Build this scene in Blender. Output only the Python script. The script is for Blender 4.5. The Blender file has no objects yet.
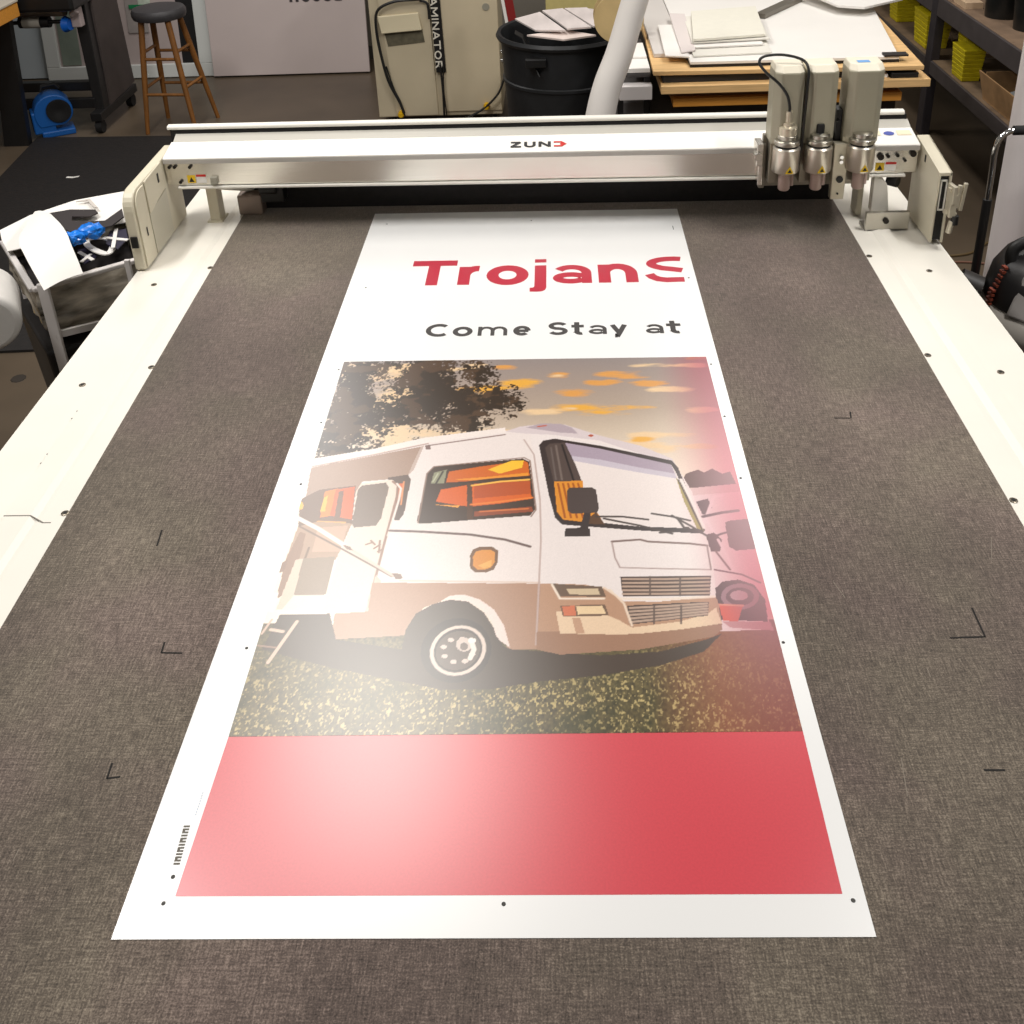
import bpy, bmesh, math, random
import numpy as np
from mathutils import Vector, Matrix, Euler
random.seed(7)
S = bpy.context.scene
COL = S.collection
PI = math.pi

# ------------------------------------------------------------------ materials
def lin(c):
    return tuple((x / 255 / 12.92) if x / 255 <= .04045 else ((x / 255 + .055) / 1.055) ** 2.4 for x in c)
MATS = {}
def mat(name, col, rough=.6, metal=0., var=0., scale=30., bump=0., spec=.5, stretch=(1, 1, 1), detail=4., alpha=1., trans=0.):
    if name in MATS: return MATS[name]
    m = bpy.data.materials.new(name); m.use_nodes = True
    nt = m.node_tree; b = nt.nodes['Principled BSDF']
    c = lin(col)
    b.inputs['Base Color'].default_value = (*c, 1)
    b.inputs['Roughness'].default_value = rough
    b.inputs['Metallic'].default_value = metal
    b.inputs['Specular IOR Level'].default_value = spec
    b.inputs['Alpha'].default_value = alpha
    b.inputs['Transmission Weight'].default_value = trans
    if var or bump:
        tc = nt.nodes.new('ShaderNodeTexCoord'); mp = nt.nodes.new('ShaderNodeMapping')
        mp.inputs['Scale'].default_value = stretch
        n = nt.nodes.new('ShaderNodeTexNoise'); n.inputs['Scale'].default_value = scale; n.inputs['Detail'].default_value = detail
        nt.links.new(tc.outputs['Object'], mp.inputs['Vector']); nt.links.new(mp.outputs['Vector'], n.inputs['Vector'])
        if var:
            r = nt.nodes.new('ShaderNodeValToRGB')
            r.color_ramp.elements[0].position = .3; r.color_ramp.elements[1].position = .7
            r.color_ramp.elements[0].color = (*[x * (1 - var) for x in c], 1)
            r.color_ramp.elements[1].color = (*[min(1, x * (1 + var)) for x in c], 1)
            nt.links.new(n.outputs['Fac'], r.inputs['Fac']); nt.links.new(r.outputs['Color'], b.inputs['Base Color'])
        if bump:
            bp = nt.nodes.new('ShaderNodeBump'); bp.inputs['Strength'].default_value = bump; bp.inputs['Distance'].default_value = .01
            nt.links.new(n.outputs['Fac'], bp.inputs['Height']); nt.links.new(bp.outputs['Normal'], b.inputs['Normal'])
    MATS[name] = m
    return m

# ------------------------------------------------------------------ mesh helper
class MB:
    def __init__(s): s.v = []; s.f = []; s.m = []; s.x = Matrix()
    def add(s, vs, fs, mi=0):
        o = len(s.v); s.v += [s.x @ Vector(p) for p in vs]; s.f += [[i + o for i in f] for f in fs]; s.m += [mi] * len(fs); return s
    def box(s, a, b, mi=0):
        (x0, y0, z0), (x1, y1, z1) = a, b
        return s.add([(x0, y0, z0), (x1, y0, z0), (x1, y1, z0), (x0, y1, z0), (x0, y0, z1), (x1, y0, z1), (x1, y1, z1), (x0, y1, z1)],
                     [(0, 3, 2, 1), (4, 5, 6, 7), (0, 1, 5, 4), (1, 2, 6, 5), (2, 3, 7, 6), (3, 0, 4, 7)], mi)
    def hull8(s, bot, top, mi=0):
        return s.add(list(bot) + list(top), [(0, 3, 2, 1), (4, 5, 6, 7), (0, 1, 5, 4), (1, 2, 6, 5), (2, 3, 7, 6), (3, 0, 4, 7)], mi)
    def bar(s, p, q, w, h=None, mi=0, up=(0, 0, 1)):
        p, q = Vector(p), Vector(q); h = h or w; d = (q - p).normalized(); u = Vector(up)
        if abs(d.dot(u)) > .95: u = Vector((0, 1, 0))
        a = d.cross(u).normalized() * w / 2; b = a.cross(d).normalized() * h / 2
        return s.hull8([p - a - b, p + a - b, p + a + b, p - a + b], [q - a - b, q + a - b, q + a + b, q - a + b], mi)
    def prism(s, prof, x0, x1, mi=0, y0=None, y1=None):
        # profile of (y, z) points swept along x; y offsets allow a skewed sweep
        n = len(prof); y0 = y0 or 0; y1 = y1 or 0
        vs = [(x0, y + y0, z) for y, z in prof] + [(x1, y + y1, z) for y, z in prof]
        fs = [list(range(n))[::-1], list(range(n, 2 * n))] + [(i, (i + 1) % n, n + (i + 1) % n, n + i) for i in range(n)]
        return s.add(vs, fs, mi)
    def slab(s, poly, z0, z1, mi=0):
        n = len(poly)
        vs = [(*p[:2], z0) for p in poly] + [(*p[:2], z1) for p in poly]
        return s.add(vs, [list(range(n))[::-1], list(range(n, 2 * n))] + [(i, (i + 1) % n, n + (i + 1) % n, n + i) for i in range(n)], mi)
    def tube(s, pts, r, n=10, mi=0, caps=True):
        pts = [Vector(p) for p in pts]; rs = r if isinstance(r, (list, tuple)) else [r] * len(pts)
        o = len(s.v); prev = None; vs = []
        for i, p in enumerate(pts):
            d = (pts[min(i + 1, len(pts) - 1)] - pts[max(i - 1, 0)]).normalized()
            a = (prev - d * prev.dot(d)).normalized() if prev is not None else d.orthogonal().normalized()
            prev = a; b = d.cross(a)
            for k in range(n): t = 2 * PI * k / n; vs.append(p + (a * math.cos(t) + b * math.sin(t)) * rs[i])
        fs = [(i * n + k, i * n + (k + 1) % n, (i + 1) * n + (k + 1) % n, (i + 1) * n + k) for i in range(len(pts) - 1) for k in range(n)]
        if caps: fs += [list(range(n))[::-1], list(range(len(vs) - n, len(vs)))]
        return s.add(vs, fs, mi)
    def cyl(s, p, q, r, n=20, mi=0, r2=None): return s.tube([p, q], [r, r if r2 is None else r2], n, mi)
    def lathe(s, c, prof, n=28, mi=0, closed=False):
        vs = [(c[0] + r * math.cos(2 * PI * k / n), c[1] + r * math.sin(2 * PI * k / n), c[2] + z) for r, z in prof for k in range(n)]
        m = len(prof)
        fs = [(i * n + k, i * n + (k + 1) % n, ((i + 1) % m) * n + (k + 1) % n, ((i + 1) % m) * n + k) for i in range(m if closed else m - 1) for k in range(n)]
        if not closed: fs += [list(range(n))[::-1], list(range((m - 1) * n, m * n))]
        return s.add(vs, fs, mi)
    def sheet(s, grid, th=.002, mi=0):
        # grid: rows of 3D points; gives a thin solid sheet
        R, Cn = len(grid), len(grid[0]); P = [Vector(p) for r in grid for p in r]; N = []
        for i in range(R):
            for j in range(Cn):
                du = P[i * Cn + min(j + 1, Cn - 1)] - P[i * Cn + max(j - 1, 0)]; dv = P[min(i + 1, R - 1) * Cn + j] - P[max(i - 1, 0) * Cn + j]
                N.append(du.cross(dv).normalized())
        vs = P + [p - n * th for p, n in zip(P, N)]; K = R * Cn; fs = []
        for i in range(R - 1):
            for j in range(Cn - 1):
                a = i * Cn + j; q = (a, a + 1, a + Cn + 1, a + Cn); fs += [q, tuple(K + t for t in q[::-1])]
        ring = [j for j in range(Cn)] + [i * Cn + Cn - 1 for i in range(1, R)] + [(R - 1) * Cn + j for j in range(Cn - 2, -1, -1)] + [i * Cn for i in range(R - 2, 0, -1)]
        fs += [(ring[k], K + ring[k], K + ring[(k + 1) % len(ring)], ring[(k + 1) % len(ring)]) for k in range(len(ring))]
        return s.add(vs, fs, mi)
    def build(s, name, mats, parent=None, smooth=False, bevel=0., segs=2, sub=0):
        if not isinstance(mats, (list, tuple)): mats = [mats]
        me = bpy.data.meshes.new(name); off = Vector((0, 0, 0)); p = parent
        while p: off += p.location; p = p.parent
        base = Vector((0, 0, 0))
        if parent is None:
            xs = [v.x for v in s.v]; ys = [v.y for v in s.v]; zs = [v.z for v in s.v]
            base = Vector(((min(xs) + max(xs)) / 2, (min(ys) + max(ys)) / 2, min(zs)))
        me.from_pydata([v - off - base for v in s.v], [], s.f); me.update()
        for m in mats: me.materials.append(m)
        me.polygons.foreach_set('material_index', s.m)
        bm = bmesh.new(); bm.from_mesh(me); bmesh.ops.recalc_face_normals(bm, faces=bm.faces); bm.to_mesh(me); bm.free()
        o = bpy.data.objects.new(name, me); COL.objects.link(o); o.location = base
        if parent: o.parent = parent
        if smooth: me.polygons.foreach_set('use_smooth', [True] * len(me.polygons))
        if smooth:
            try: me.set_sharp_from_angle(angle=math.radians(40))
            except Exception: pass
        if bevel:
            b = o.modifiers.new('bevel', 'BEVEL'); b.width = bevel; b.segments = segs; b.limit_method = 'ANGLE'; b.angle_limit = math.radians(35)
        if sub:
            b = o.modifiers.new('sub', 'SUBSURF'); b.levels = b.render_levels = sub
        return o

def tag(o, label, cat, group=None, kind=None):
    if label: o['label'] = label
    if cat: o['category'] = cat
    if group: o['group'] = group
    if kind: o['kind'] = kind
    return o
def thing(name, loc, label, cat, group=None):
    o = bpy.data.objects.new(name, None); COL.objects.link(o); o.location = loc; o.empty_display_size = .1
    return tag(o, label, cat, group)
def B(a, b): return MB().box(a, b)

# ------------------------------------------------------------------ stroke lettering (cap height 1)
def arc(cx, cy, rx, ry, a0, a1, n=14): return [(cx + rx * math.cos(math.radians(a0 + (a1 - a0) * i / n)), cy + ry * math.sin(math.radians(a0 + (a1 - a0) * i / n))) for i in range(n + 1)]
X = .74
GL = {
 'T': (.86, [[(0, .91), (.86, .91)], [(.43, 0), (.43, .91)]]), 'Z': (.8, [[(.03, .9), (.74, .9)], [(.74, .93), (.06, .07)], [(.02, .1), (.8, .1)]]),
 'U': (.8, [[(.1, 1), (.1, .4)] + arc(.4, .36, .3, .27, 180, 360) + [(.7, .4), (.7, 1)]]),
 'N': (.84, [[(.1, 0), (.1, 1)], [(.1, .94), (.74, .06)], [(.74, 0), (.74, 1)]]),
 'L': (.6, [[(.1, 0), (.1, 1)], [(.1, .09), (.6, .09)]]), 'I': (.2, [[(.1, 0), (.1, 1)]]),
 'A': (.8, [[(.05, 0), (.4, .95)], [(.4, .95), (.75, 0)], [(.2, .3), (.6, .3)]]),
 'M': (.95, [[(.1, 0), (.1, 1)], [(.1, .95), (.47, .3)], [(.47, .3), (.85, .95)], [(.85, 0), (.85, 1)]]),
 'O': (.9, [arc(.45, .5, .36, .42, 0, 360, 28)]),
 'R': (.75, [[(.1, 0), (.1, 1)], [(.1, .92), (.4, .92)] + arc(.42, .7, .22, .22, 90, -90) + [(.1, .48)], [(.4, .48), (.7, 0)]]),
 'H': (.8, [[(.1, 0), (.1, 1)], [(.7, 0), (.7, 1)], [(.1, .5), (.7, .5)]]), 'E': (.66, [[(.1, 0), (.1, 1)], [(.1, .91), (.64, .91)], [(.1, .5), (.6, .5)], [(.1, .09), (.64, .09)]]),
 'S': (.72, [arc(.37, .71, .29, .21, 22, 250, 16) + arc(.36, .29, .3, .21, 78, -158, 16)]),
 'C': (.86, [arc(.46, .5, .38, .42, 48, 312, 24)]),
 'o': (.78, [arc(.39, X / 2, .3, X / 2 - .08, 0, 360, 28)]),
 'r': (.5, [[(.12, 0), (.12, X)], arc(.46, .36, .34, X - .44, 178, 82, 8)]),
 'j': (.3, [[(.18, X), (.18, -.08)] + arc(.02, -.08, .16, .14, 0, -85, 6), [(.18, .88), (.18, 1.02)]]),
 'a': (.72, [arc(.33, .42, .25, .235, 152, 12, 12) + [(.58, .42), (.58, 0)], arc(.31, .215, .22, .135, 20, 340, 20)]),
 'n': (.76, [[(.12, 0), (.12, X)], arc(.37, .36, .26, X - .44, 170, 0, 12) + [(.63, 0)]]),
 'm': (1.1, [[(.1, 0), (.1, X)], arc(.33, .4, .22, X - .48, 170, 0, 10) + [(.55, 0)], arc(.78, .4, .22, X - .48, 170, 0, 10) + [(1.0, 0)]]),
 'e': (.76, [[(.1, .36), (.7, .36)], arc(.38, X / 2, .3, X / 2 - .08, -2, 315, 26)]),
 't': (.48, [[(.2, 1), (.2, .2)] + arc(.34, .2, .14, .13, 180, 290, 8), [(0, X - .07), (.46, X - .07)]]),
 'y': (.7, [[(.06, X), (.36, .06)], [(.64, X), (.36, .06), (.28, -.13)] + arc(.16, -.08, .11, .1, -20, -100, 4)]),
}
def ribbon(mb, pts, w, put, mi=0):
    # flat ribbon along pts (2D), 'put' maps 2D to 3D
    n = len(pts); closed = math.dist(pts[0], pts[-1]) < 1e-6; L = []; R = []
    for i in range(n):
        a = pts[i - 1] if i else (pts[-2] if closed else pts[0]); c = pts[i + 1] if i < n - 1 else (pts[1] if closed else pts[-1])
        dx, dy = c[0] - a[0], c[1] - a[1]; l = math.hypot(dx, dy) or 1
        k = 1.
        if 0 < i < n - 1:
            e = (pts[i][0] - a[0], pts[i][1] - a[1]); le = math.hypot(*e) or 1; k = 1 / max(.6, (e[0] * dx + e[1] * dy) / (le * l))
        nx, ny = -dy / l * w / 2 * k, dx / l * w / 2 * k
        L.append(put(pts[i][0] + nx, pts[i][1] + ny)); R.append(put(pts[i][0] - nx, pts[i][1] - ny))
    mb.add(L + R, [(i, n + i, n + i + 1, i + 1) for i in range(n - 1)], mi)
def glyph(mb, ch, w, put, sx=1., sy=1., mi=0, lift=(0, -.00004, .00004)):
    # put maps scaled glyph coordinates to 3D
    for k, st in enumerate(GL[ch][1]):
        o = len(mb.v); ribbon(mb, [(x * sx, y * sy) for x, y in st], w, put, mi)
        if k and lift: mb.v[o:] = [p + Vector(lift) * k for p in mb.v[o:]]

# ------------------------------------------------------------------ palette
WHITE = mat('white_enamel', (226, 222, 212), .42, var=.03, scale=6)
CREAM = mat('cream_enamel', (206, 198, 176), .45, var=.04, scale=5)
BEIGE = mat('beige_cabinet', (196, 183, 156), .55, var=.06, scale=3)
ALU = mat('brushed_aluminium', (232, 228, 220), .27, 1., var=.06, scale=12, stretch=(.3, 1, 60), bump=.02)
STEEL = mat('steel', (190, 186, 176), .28, 1., var=.05, scale=20)
CHROME = mat('chrome', (230, 230, 230), .08, 1.)
GREYP = mat('grey_plastic', (150, 146, 132), .45, var=.04, scale=10)
TOOLG = mat('tool_grey', (172, 166, 146), .4, .35, var=.05, scale=8)
BLACK = mat('black_plastic', (22, 21, 21), .45, var=.2, scale=20)
BLACKM = mat('black_rubber', (16, 15, 15), .8, var=.3, scale=40, bump=.1)
DGREY = mat('dark_grey_steel', (70, 66, 62), .55, var=.12, scale=14)
PAPER = mat('white_paper', (232, 228, 222), .6, var=.02, scale=4)
PLY = mat('plywood', (220, 180, 124), .6, var=.14, scale=8, stretch=(1, 6, 30))
PLYD = mat('dark_plywood', (120, 84, 50), .7, var=.2, scale=8, stretch=(1, 6, 30))
WOODY = mat('orange_wood', (214, 146, 58), .55, var=.1, scale=7, stretch=(1, 8, 20))
OAK = mat('stool_oak', (128, 82, 34), .5, var=.2, scale=9, stretch=(8, 8, 1))
YEL = mat('yellow_plastic', (206, 188, 20), .5, var=.15, scale=25, bump=.3, stretch=(1, 1, 5))
BLUE = mat('blue_plastic', (10, 92, 190), .4, var=.15, scale=10)
RED = mat('red_ink', (196, 40, 34), .5)
YLAB = mat('yellow_label', (226, 186, 30), .5)
CARD = mat('cardboard', (160, 124, 84), .8, var=.2, scale=14)

# ================================================================== SETTING
def floor_mat():
    m = mat('polished_concrete', (88, 76, 62), .38, var=.25, scale=1.6, detail=8, bump=.03)
    return m
o = MB().add([(-9, -6, 0), (9, -6, 0), (9, 7.1, 0), (-9, 7.1, 0), (-9, -6, -.1), (9, -6, -.1), (9, 7.1, -.1), (-9, 7.1, -.1)],
             [(0, 1, 2, 3), (7, 6, 5, 4), (0, 4, 5, 1), (1, 5, 6, 2), (2, 6, 7, 3), (3, 7, 4, 0)]).build('floor', floor_mat())
tag(o, 'brown-grey concrete workshop floor', 'floor', kind='structure')
o = B((-9, 7.1, 0), (9, 7.25, 3.2)).build('wall_back', mat('wall_paint', (118, 112, 102), .7, var=.08, scale=2)); tag(o, 'grey painted back wall behind the leaning panels', 'wall', kind='structure')
o = B((-9, 7.08, 0), (9, 7.1, .1)).build('baseboard_back', DGREY); tag(o, 'dark baseboard along the back wall', 'baseboard', kind='structure')
o = MB().slab([(-2.2, 5.42), (-3.2, 5.46), (-3.12, 4.75), (-3.0, 4.4), (-2.25, 2.85), (-1.2, 2.9), (-1.15, 5.4)], .001, .012).build('rubber_mat', mat('rubber_mat', (21, 16, 14), .75, var=.35, scale=50, bump=.2))
tag(o, 'large black rubber mat on the floor left of the cutting machine', 'mat')

# ================================================================== CUTTING MACHINE
M = thing('flatbed_cutter', (0, 1.0, 0), 'large white flatbed cutting machine with a dark grey felt bed', 'cutting machine')
def felt_material():
    m = bpy.data.materials.new('belt_felt'); m.use_nodes = True; nt = m.node_tree; b = nt.nodes['Principled BSDF']
    b.inputs['Roughness'].default_value = .85; b.inputs['Specular IOR Level'].default_value = .25; b.inputs['Sheen Weight'].default_value = 1.; b.inputs['Sheen Roughness'].default_value = .4; b.inputs['Sheen Tint'].default_value = (1, .93, .86, 1)
    tc = nt.nodes.new('ShaderNodeTexCoord')
    def noise(scale, st, det=3., rough=.6):
        mp = nt.nodes.new('ShaderNodeMapping'); mp.inputs['Scale'].default_value = st; nt.links.new(tc.outputs['Object'], mp.inputs['Vector'])
        n = nt.nodes.new('ShaderNodeTexNoise'); n.inputs['Scale'].default_value = scale; n.inputs['Detail'].default_value = det; n.inputs['Roughness'].default_value = rough
        nt.links.new(mp.outputs['Vector'], n.inputs['Vector']); return n.outputs['Fac']
    def mth(op, a, c):
        n = nt.nodes.new('ShaderNodeMath'); n.operation = op
        for i, q in enumerate((a, c)):
            if isinstance(q, (int, float)): n.inputs[i].default_value = q
            else: nt.links.new(q, n.inputs[i])
        return n.outputs[0]
    w1 = noise(320, (1, .12, 1), 2); w2 = noise(320, (.12, 1, 1), 2); fine = noise(420, (1, 1, 1), 2); big = noise(3.0, (1, .6, 1), 5)
    f = mth('ADD', mth('MULTIPLY', w1, .36), mth('MULTIPLY', w2, .30)); f = mth('ADD', f, mth('MULTIPLY', fine, .5)); f = mth('ADD', f, mth('MULTIPLY', big, .3))
    r = nt.nodes.new('ShaderNodeValToRGB'); e = r.color_ramp.elements
    e[0].position = .54; e[0].color = (*lin((52, 46, 43)), 1); e[1].position = .95; e[1].color = (*lin((152, 138, 128)), 1)
    k = e.new(.74); k.color = (*lin((97, 86, 80)), 1)
    nt.links.new(f, r.inputs['Fac'])
    # slow drift between brownish and greenish grey felt
    hue = noise(2.4, (1, 1, 1), 3); mx = nt.nodes.new('ShaderNodeMix'); mx.data_type = 'RGBA'; mx.blend_type = 'MULTIPLY'
    rr = nt.nodes.new('ShaderNodeValToRGB'); rr.color_ramp.elements[0].position = .4; rr.color_ramp.elements[1].position = .6
    rr.color_ramp.elements[0].color = (1, .95, .93, 1); rr.color_ramp.elements[1].color = (.96, .99, .88, 1)
    nt.links.new(hue, rr.inputs['Fac']); mx.inputs[0].default_value = 1.; nt.links.new(r.outputs['Color'], mx.inputs[6]); nt.links.new(rr.outputs['Color'], mx.inputs[7])
    nt.links.new(mx.outputs[2], b.inputs['Base Color'])
    bp = nt.nodes.new('ShaderNodeBump'); bp.inputs['Strength'].default_value = .3; bp.inputs['Distance'].default_value = .002
    nt.links.new(f, bp.inputs['Height']); nt.links.new(bp.outputs['Normal'], b.inputs['Normal'])
    return m
Y0, Y1 = -.62, 2.62
def xl(y): return -.832 - .0195 * (y - .5)     # left edge of the felt
def xr(y): return .908 + .0085 * (y - .7)
belt = MB().hull8([(xl(Y0), Y0, .86), (xr(Y0), Y0, .86), (xr(Y1), Y1, .86), (xl(Y1), Y1, .86)], [(xl(Y0), Y0, .9), (xr(Y0), Y0, .9), (xr(Y1), Y1, .9), (xl(Y1), Y1, .9)]).build('felt_belt', felt_material(), M)
belt['label'] = 'dark grey felt conveyor belt'
# rails: a flat outer panel, a raised middle track and a lower inner ledge
def rail(side):
    if side < 0: prof = [(-1.066, .86), (-1.066, .897), (-.957, .897), (-.955, .903), (-.906, .903), (-.893, .898), (-.884, .899)]; inner = lambda y: xl(y)
    else: prof = [(1.136, .86), (1.136, .897), (1.028, .897), (1.024, .903), (.992, .903), (.975, .898), (.962, .899)]; inner = lambda y: xr(y)
    mb = MB()
    def sect(y): return [(x, y, z) for x, z in prof] + [(inner(y), y, .899), (inner(y), y, .86)]
    a, b = sect(Y0), sect(Y1); n = len(a)
    mb.add(a + b, [list(range(n)), list(range(n, 2 * n))[::-1]] + [(i, (i + 1) % n, n + (i + 1) % n, n + i) for i in range(n)])
    return mb.build('side_rail', mat('rail_white', (228, 223, 212), .38, var=.035, scale=4), M)
railL, railR = rail(-1), rail(1)
def screw(p, parent):
    x, y, z = p; mb = MB()
    mb.lathe((x, y, z), [(.0075, -.001), (.0075, .0014), (.0056, .002), (.0001, .002)], 14, 0)
    mb.lathe((x, y, z + .0021), [(.0038, 0), (.0036, .0003), (.0001, .0003)], 6, 1)
    return mb.build('screw', [mat('screw_steel', (120, 112, 100), .35, .9), BLACK], parent)
for y in (1.8, 1.291, .779, .28): screw((xl(y) - .006, y, .899), railL)
for y in (1.71, 1.224, .729, .25): screw((-.991, y, .897), railL)
for y in (1.783, 1.284, .785, .29): screw((xr(y) + .009, y, .899), railR)
for y in (1.695, 1.213, .72): screw((1.056, y, .897), railR)
for y in (1.113, 1.085, .96, .93): MB().lathe((-.956, y, .9022), [(.0025, 0), (.0001, .0004)], 8).build('pilot_hole', BLACK, railL)
def seam(parent, x0, x1, xi, y):
    mb = MB(); s = 1 if xi > x1 else -1
    mb.box((min(x0, x1), y - .0012, .9025), (max(x0, x1), y + .0012, .9034)).box((min(x1 + s * .03, xi), y - .017, .8985), (max(x1 + s * .03, xi), y - .015, .8996))
    mb.bar((x1, y, .9027), (x1 + s * .03, y - .016, .8992), .0024, .001)
    return mb.build('joint_line', mat('joint_line', (110, 104, 96), .7), parent)
seam(railL, -.957, -.905, -.86, .769)
frame = MB().box((-1.0, Y0 + .05, .72), (1.06, Y1 - .05, .858)).box((-.93, Y0 + .1, .12), (-.86, Y1 - .1, .2)).box((.92, Y0 + .1, .12), (.99, Y1 - .1, .2))
frame.build('bed_frame', mat('bed_frame_grey', (120, 116, 108), .5), M, bevel=.004)
for x in (-.9, .96):
    for y in (-.4, 1.0, 2.35):
        lg = B((x - .05, y - .05, .03), (x + .05, y + .05, .72)).build('leg', DGREY, M, bevel=.004)
        MB().lathe((x, y, 0), [(.05, 0), (.05, .02), (.02, .032), (.015, .06)], 16).build('foot', BLACKM, lg, smooth=True)
# knife marks and scuffs worn into the felt
cm = mat('cut_felt', (26, 23, 20), .9)
for pts in [[(-.546, .461), (-.544, .439), (-.51, .438)], [(-.548, .239), (-.546, .214), (-.528, .217)], [(.751, .523), (.75, .463), (.696, .461)], [(.69, 1.047), (.658, 1.048)], [(.692, 1.047), (.696, 1.069)], [(-.635, .686), (-.64, .728)], [(.663, .228), (.691, .228)]]:
    mb = MB()
    for a, b in zip(pts, pts[1:]): mb.bar((*a, .9002), (*b, .9002), .0028, .0006)
    mb.build('knife_mark', cm, belt)
sc = mat('felt_scuff', (128, 118, 106), .9)
for i in range(12):
    s = random.choice((-1, 1)); x = s * random.uniform(.5, .84); y = random.uniform(0, 1.6) if i < 20 else random.uniform(-.1, .05); a = random.uniform(1.2, 1.9); l = random.uniform(.015, .07)
    MB().bar((x, y, .9001), (x + l * math.cos(a), y + l * math.sin(a), .9001), .0011, .0004).build('scuff', sc, belt)

# gantry beam: its front sits slightly askew to the bed
SK = -.0215
def by(x): return SK * x
XA, XB = -1.036, 1.098
bm_ = MB().prism([(2.027, 1.046), (2.027, 1.116), (2.20, 1.116), (2.20, 1.046)], XA, XB, 0, by(XA), by(XB))
beam = bm_.build('gantry_beam', ALU, M, bevel=.002)
MB().prism([(2.019, 1.036), (2.019, 1.043), (2.16, 1.046), (2.16, 1.036)], XA + .03, XB - .03, 0, by(XA), by(XB)).build('lower_lip', WHITE, beam, bevel=.0015)
MB().prism([(2.185, .9006), (2.185, 1.046), (2.195, 1.046), (2.195, .9006)], -.845, .918, 0, by(-.845), by(.918)).build('beam_shade_panel', mat('shade_black', (28, 25, 25), .8, var=.2, scale=60, bump=.1), beam)  # added black panel: stands in for shade under the beam, blocks back light
MB().prism([(2.019, 1.115), (2.019, 1.1288), (2.03, 1.1288), (2.03, 1.115)], XA, XB, 0, by(XA), by(XB)).build('cover_edge', mat('edge_shade_grey', (178, 173, 166), .5), beam, bevel=.001)  # white cover's front lip, its weaker light put into the colour as grey
cover = MB().prism([(2.021, 1.129), (2.022, 1.131), (2.026, 1.1325), (2.112, 1.1485), (2.116, 1.147), (2.116, 1.129)], XA, XB, 0, by(XA), by(XB)).build('beam_cover', mat('cover_white', (240, 236, 228), .35), beam, bevel=.002)
MB().prism([(2.117, 1.117), (2.117, 1.1475), (2.15, 1.1605), (2.15, 1.117)], XA + .004, XB, 0, by(XA), by(XB)).build('rear_cover', mat('rear_cover_grey', (190, 186, 176), .45), beam)
MB().prism([(2.151, 1.117), (2.151, 1.1735), (2.172, 1.1735), (2.172, 1.117)], XA - .012, XB - .004, 0, by(XA), by(XB)).build('cable_slot', BLACKM, beam)
MB().prism([(2.148, 1.1735), (2.148, 1.181), (2.152, 1.185), (2.166, 1.186), (2.178, 1.182), (2.18, 1.117), (2.173, 1.117), (2.173, 1.1735)], XA - .02, XB - .01, 0, by(XA), by(XB)).build('top_rail', WHITE, beam, bevel=.002)
# maker's mark on the white cover
def cput(dx): return lambda u, v: Vector((dx + u, 2.0262 + v * .98 + SK * (dx + u), 1.13315 + .0005 + v * .186))
lg = MB(); x0 = -.032
for ch, w in (('Z', .031), ('U', .032), ('N', .035)):
    g = GL[ch]; sx = w / g[0]
    glyph(lg, ch, .0085, (lambda X0: (lambda u, v: cput(X0)(u, .019 + v)))(x0), sx, .029); x0 += w + .0085
def pset(mb, poly2, mi): mb.add([cput(x0)(u, .019 + v) for u, v in poly2], [list(range(len(poly2)))], mi)
pset(lg, [(0, .029), (0, .0215), (.02, .0215), (.031, .0145), (.0235, .029)], 1); pset(lg, [(0, 0), (.0235, 0), (.031, .0145), (.02, .0075), (0, .0075)], 1); pset(lg, [(.02, .0215), (.0175, .0145), (.02, .0075), (.031, .0145)], 1)
pset(lg, [(.0225, .029), (.037, .0145), (.0225, 0), (.03, .0145)], 1)
lg.build('logo', [mat('logo_black', (40, 38, 38), .5), RED], beam)
# warning labels at both ends of the beam face
def beam_label(x, parent):
    f = 2.027 - .0006
    mb = MB()
    def q(a, b, z0, z1, mi, d=0.): mb.add([(a, f + by(a) - d, z0), (b, f + by(b) - d, z0), (b, f + by(b) - d, z1), (a, f + by(a) - d, z1)], [(0, 1, 2, 3)], mi)
    q(x, x + .024, 1.053, 1.077, 0); q(x + .027, x + .056, 1.053, 1.079, 2); q(x + .027, x + .056, 1.072, 1.079, 3, .0004)
    mb.add([(x + .004, f + by(x) - .0005, 1.056), (x + .020, f + by(x) - .0005, 1.056), (x + .012, f + by(x) - .0005, 1.071)], [(0, 1, 2)], 1)
    return mb.build('warning_label', [YLAB, BLACK, PAPER, RED], parent)
beam_label(-.975, beam); beam_label(.985, beam)
mb = MB().box((-.905, 2.028 - .012 + by(-.9), 1.05), (-.885, 2.03 + by(-.9), 1.072)); mb.build('sensor_block', GREYP, beam, bevel=.002)
DB = mat('dark_bolt', (46, 42, 38), .4, .7)
for x, z in ((-1.02, 1.105), (-1.005, 1.105), (-.96, 1.104), (-.995, 1.058)): MB().cyl((x, 2.019 + by(x), z), (x, 2.03 + by(x), z), .005, 10).build('bolt', DB, beam)
for x, z, r in ((.995, 1.096, .009), (1.015, 1.098, .005), (1.04, 1.1, .005), (1.062, 1.085, .004), (1.082, 1.104, .009)): MB().cyl((x, 2.018 + by(x), z), (x, 2.03 + by(x), z), r, 10).build('bolt', DB, beam)
mb = MB()
for a, b, c in ((.965, 1.005, 0), (1.05, 1.088, 0)): mb.add([cput(a)(0, .045), cput(b)(0, .045), cput(b)(0, .07), cput(a)(0, .07)], [(0, 1, 2, 3)], 0)
mb.add([cput(1.028)(.015 * math.cos(t * PI / 6), .055 + .011 * math.sin(t * PI / 6)) for t in range(12)], [list(range(12))], 1)
mb.build('sticker', [mat('pale_label', (236, 222, 190), .5), mat('blue_sticker', (60, 76, 160), .5)], beam)
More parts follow.
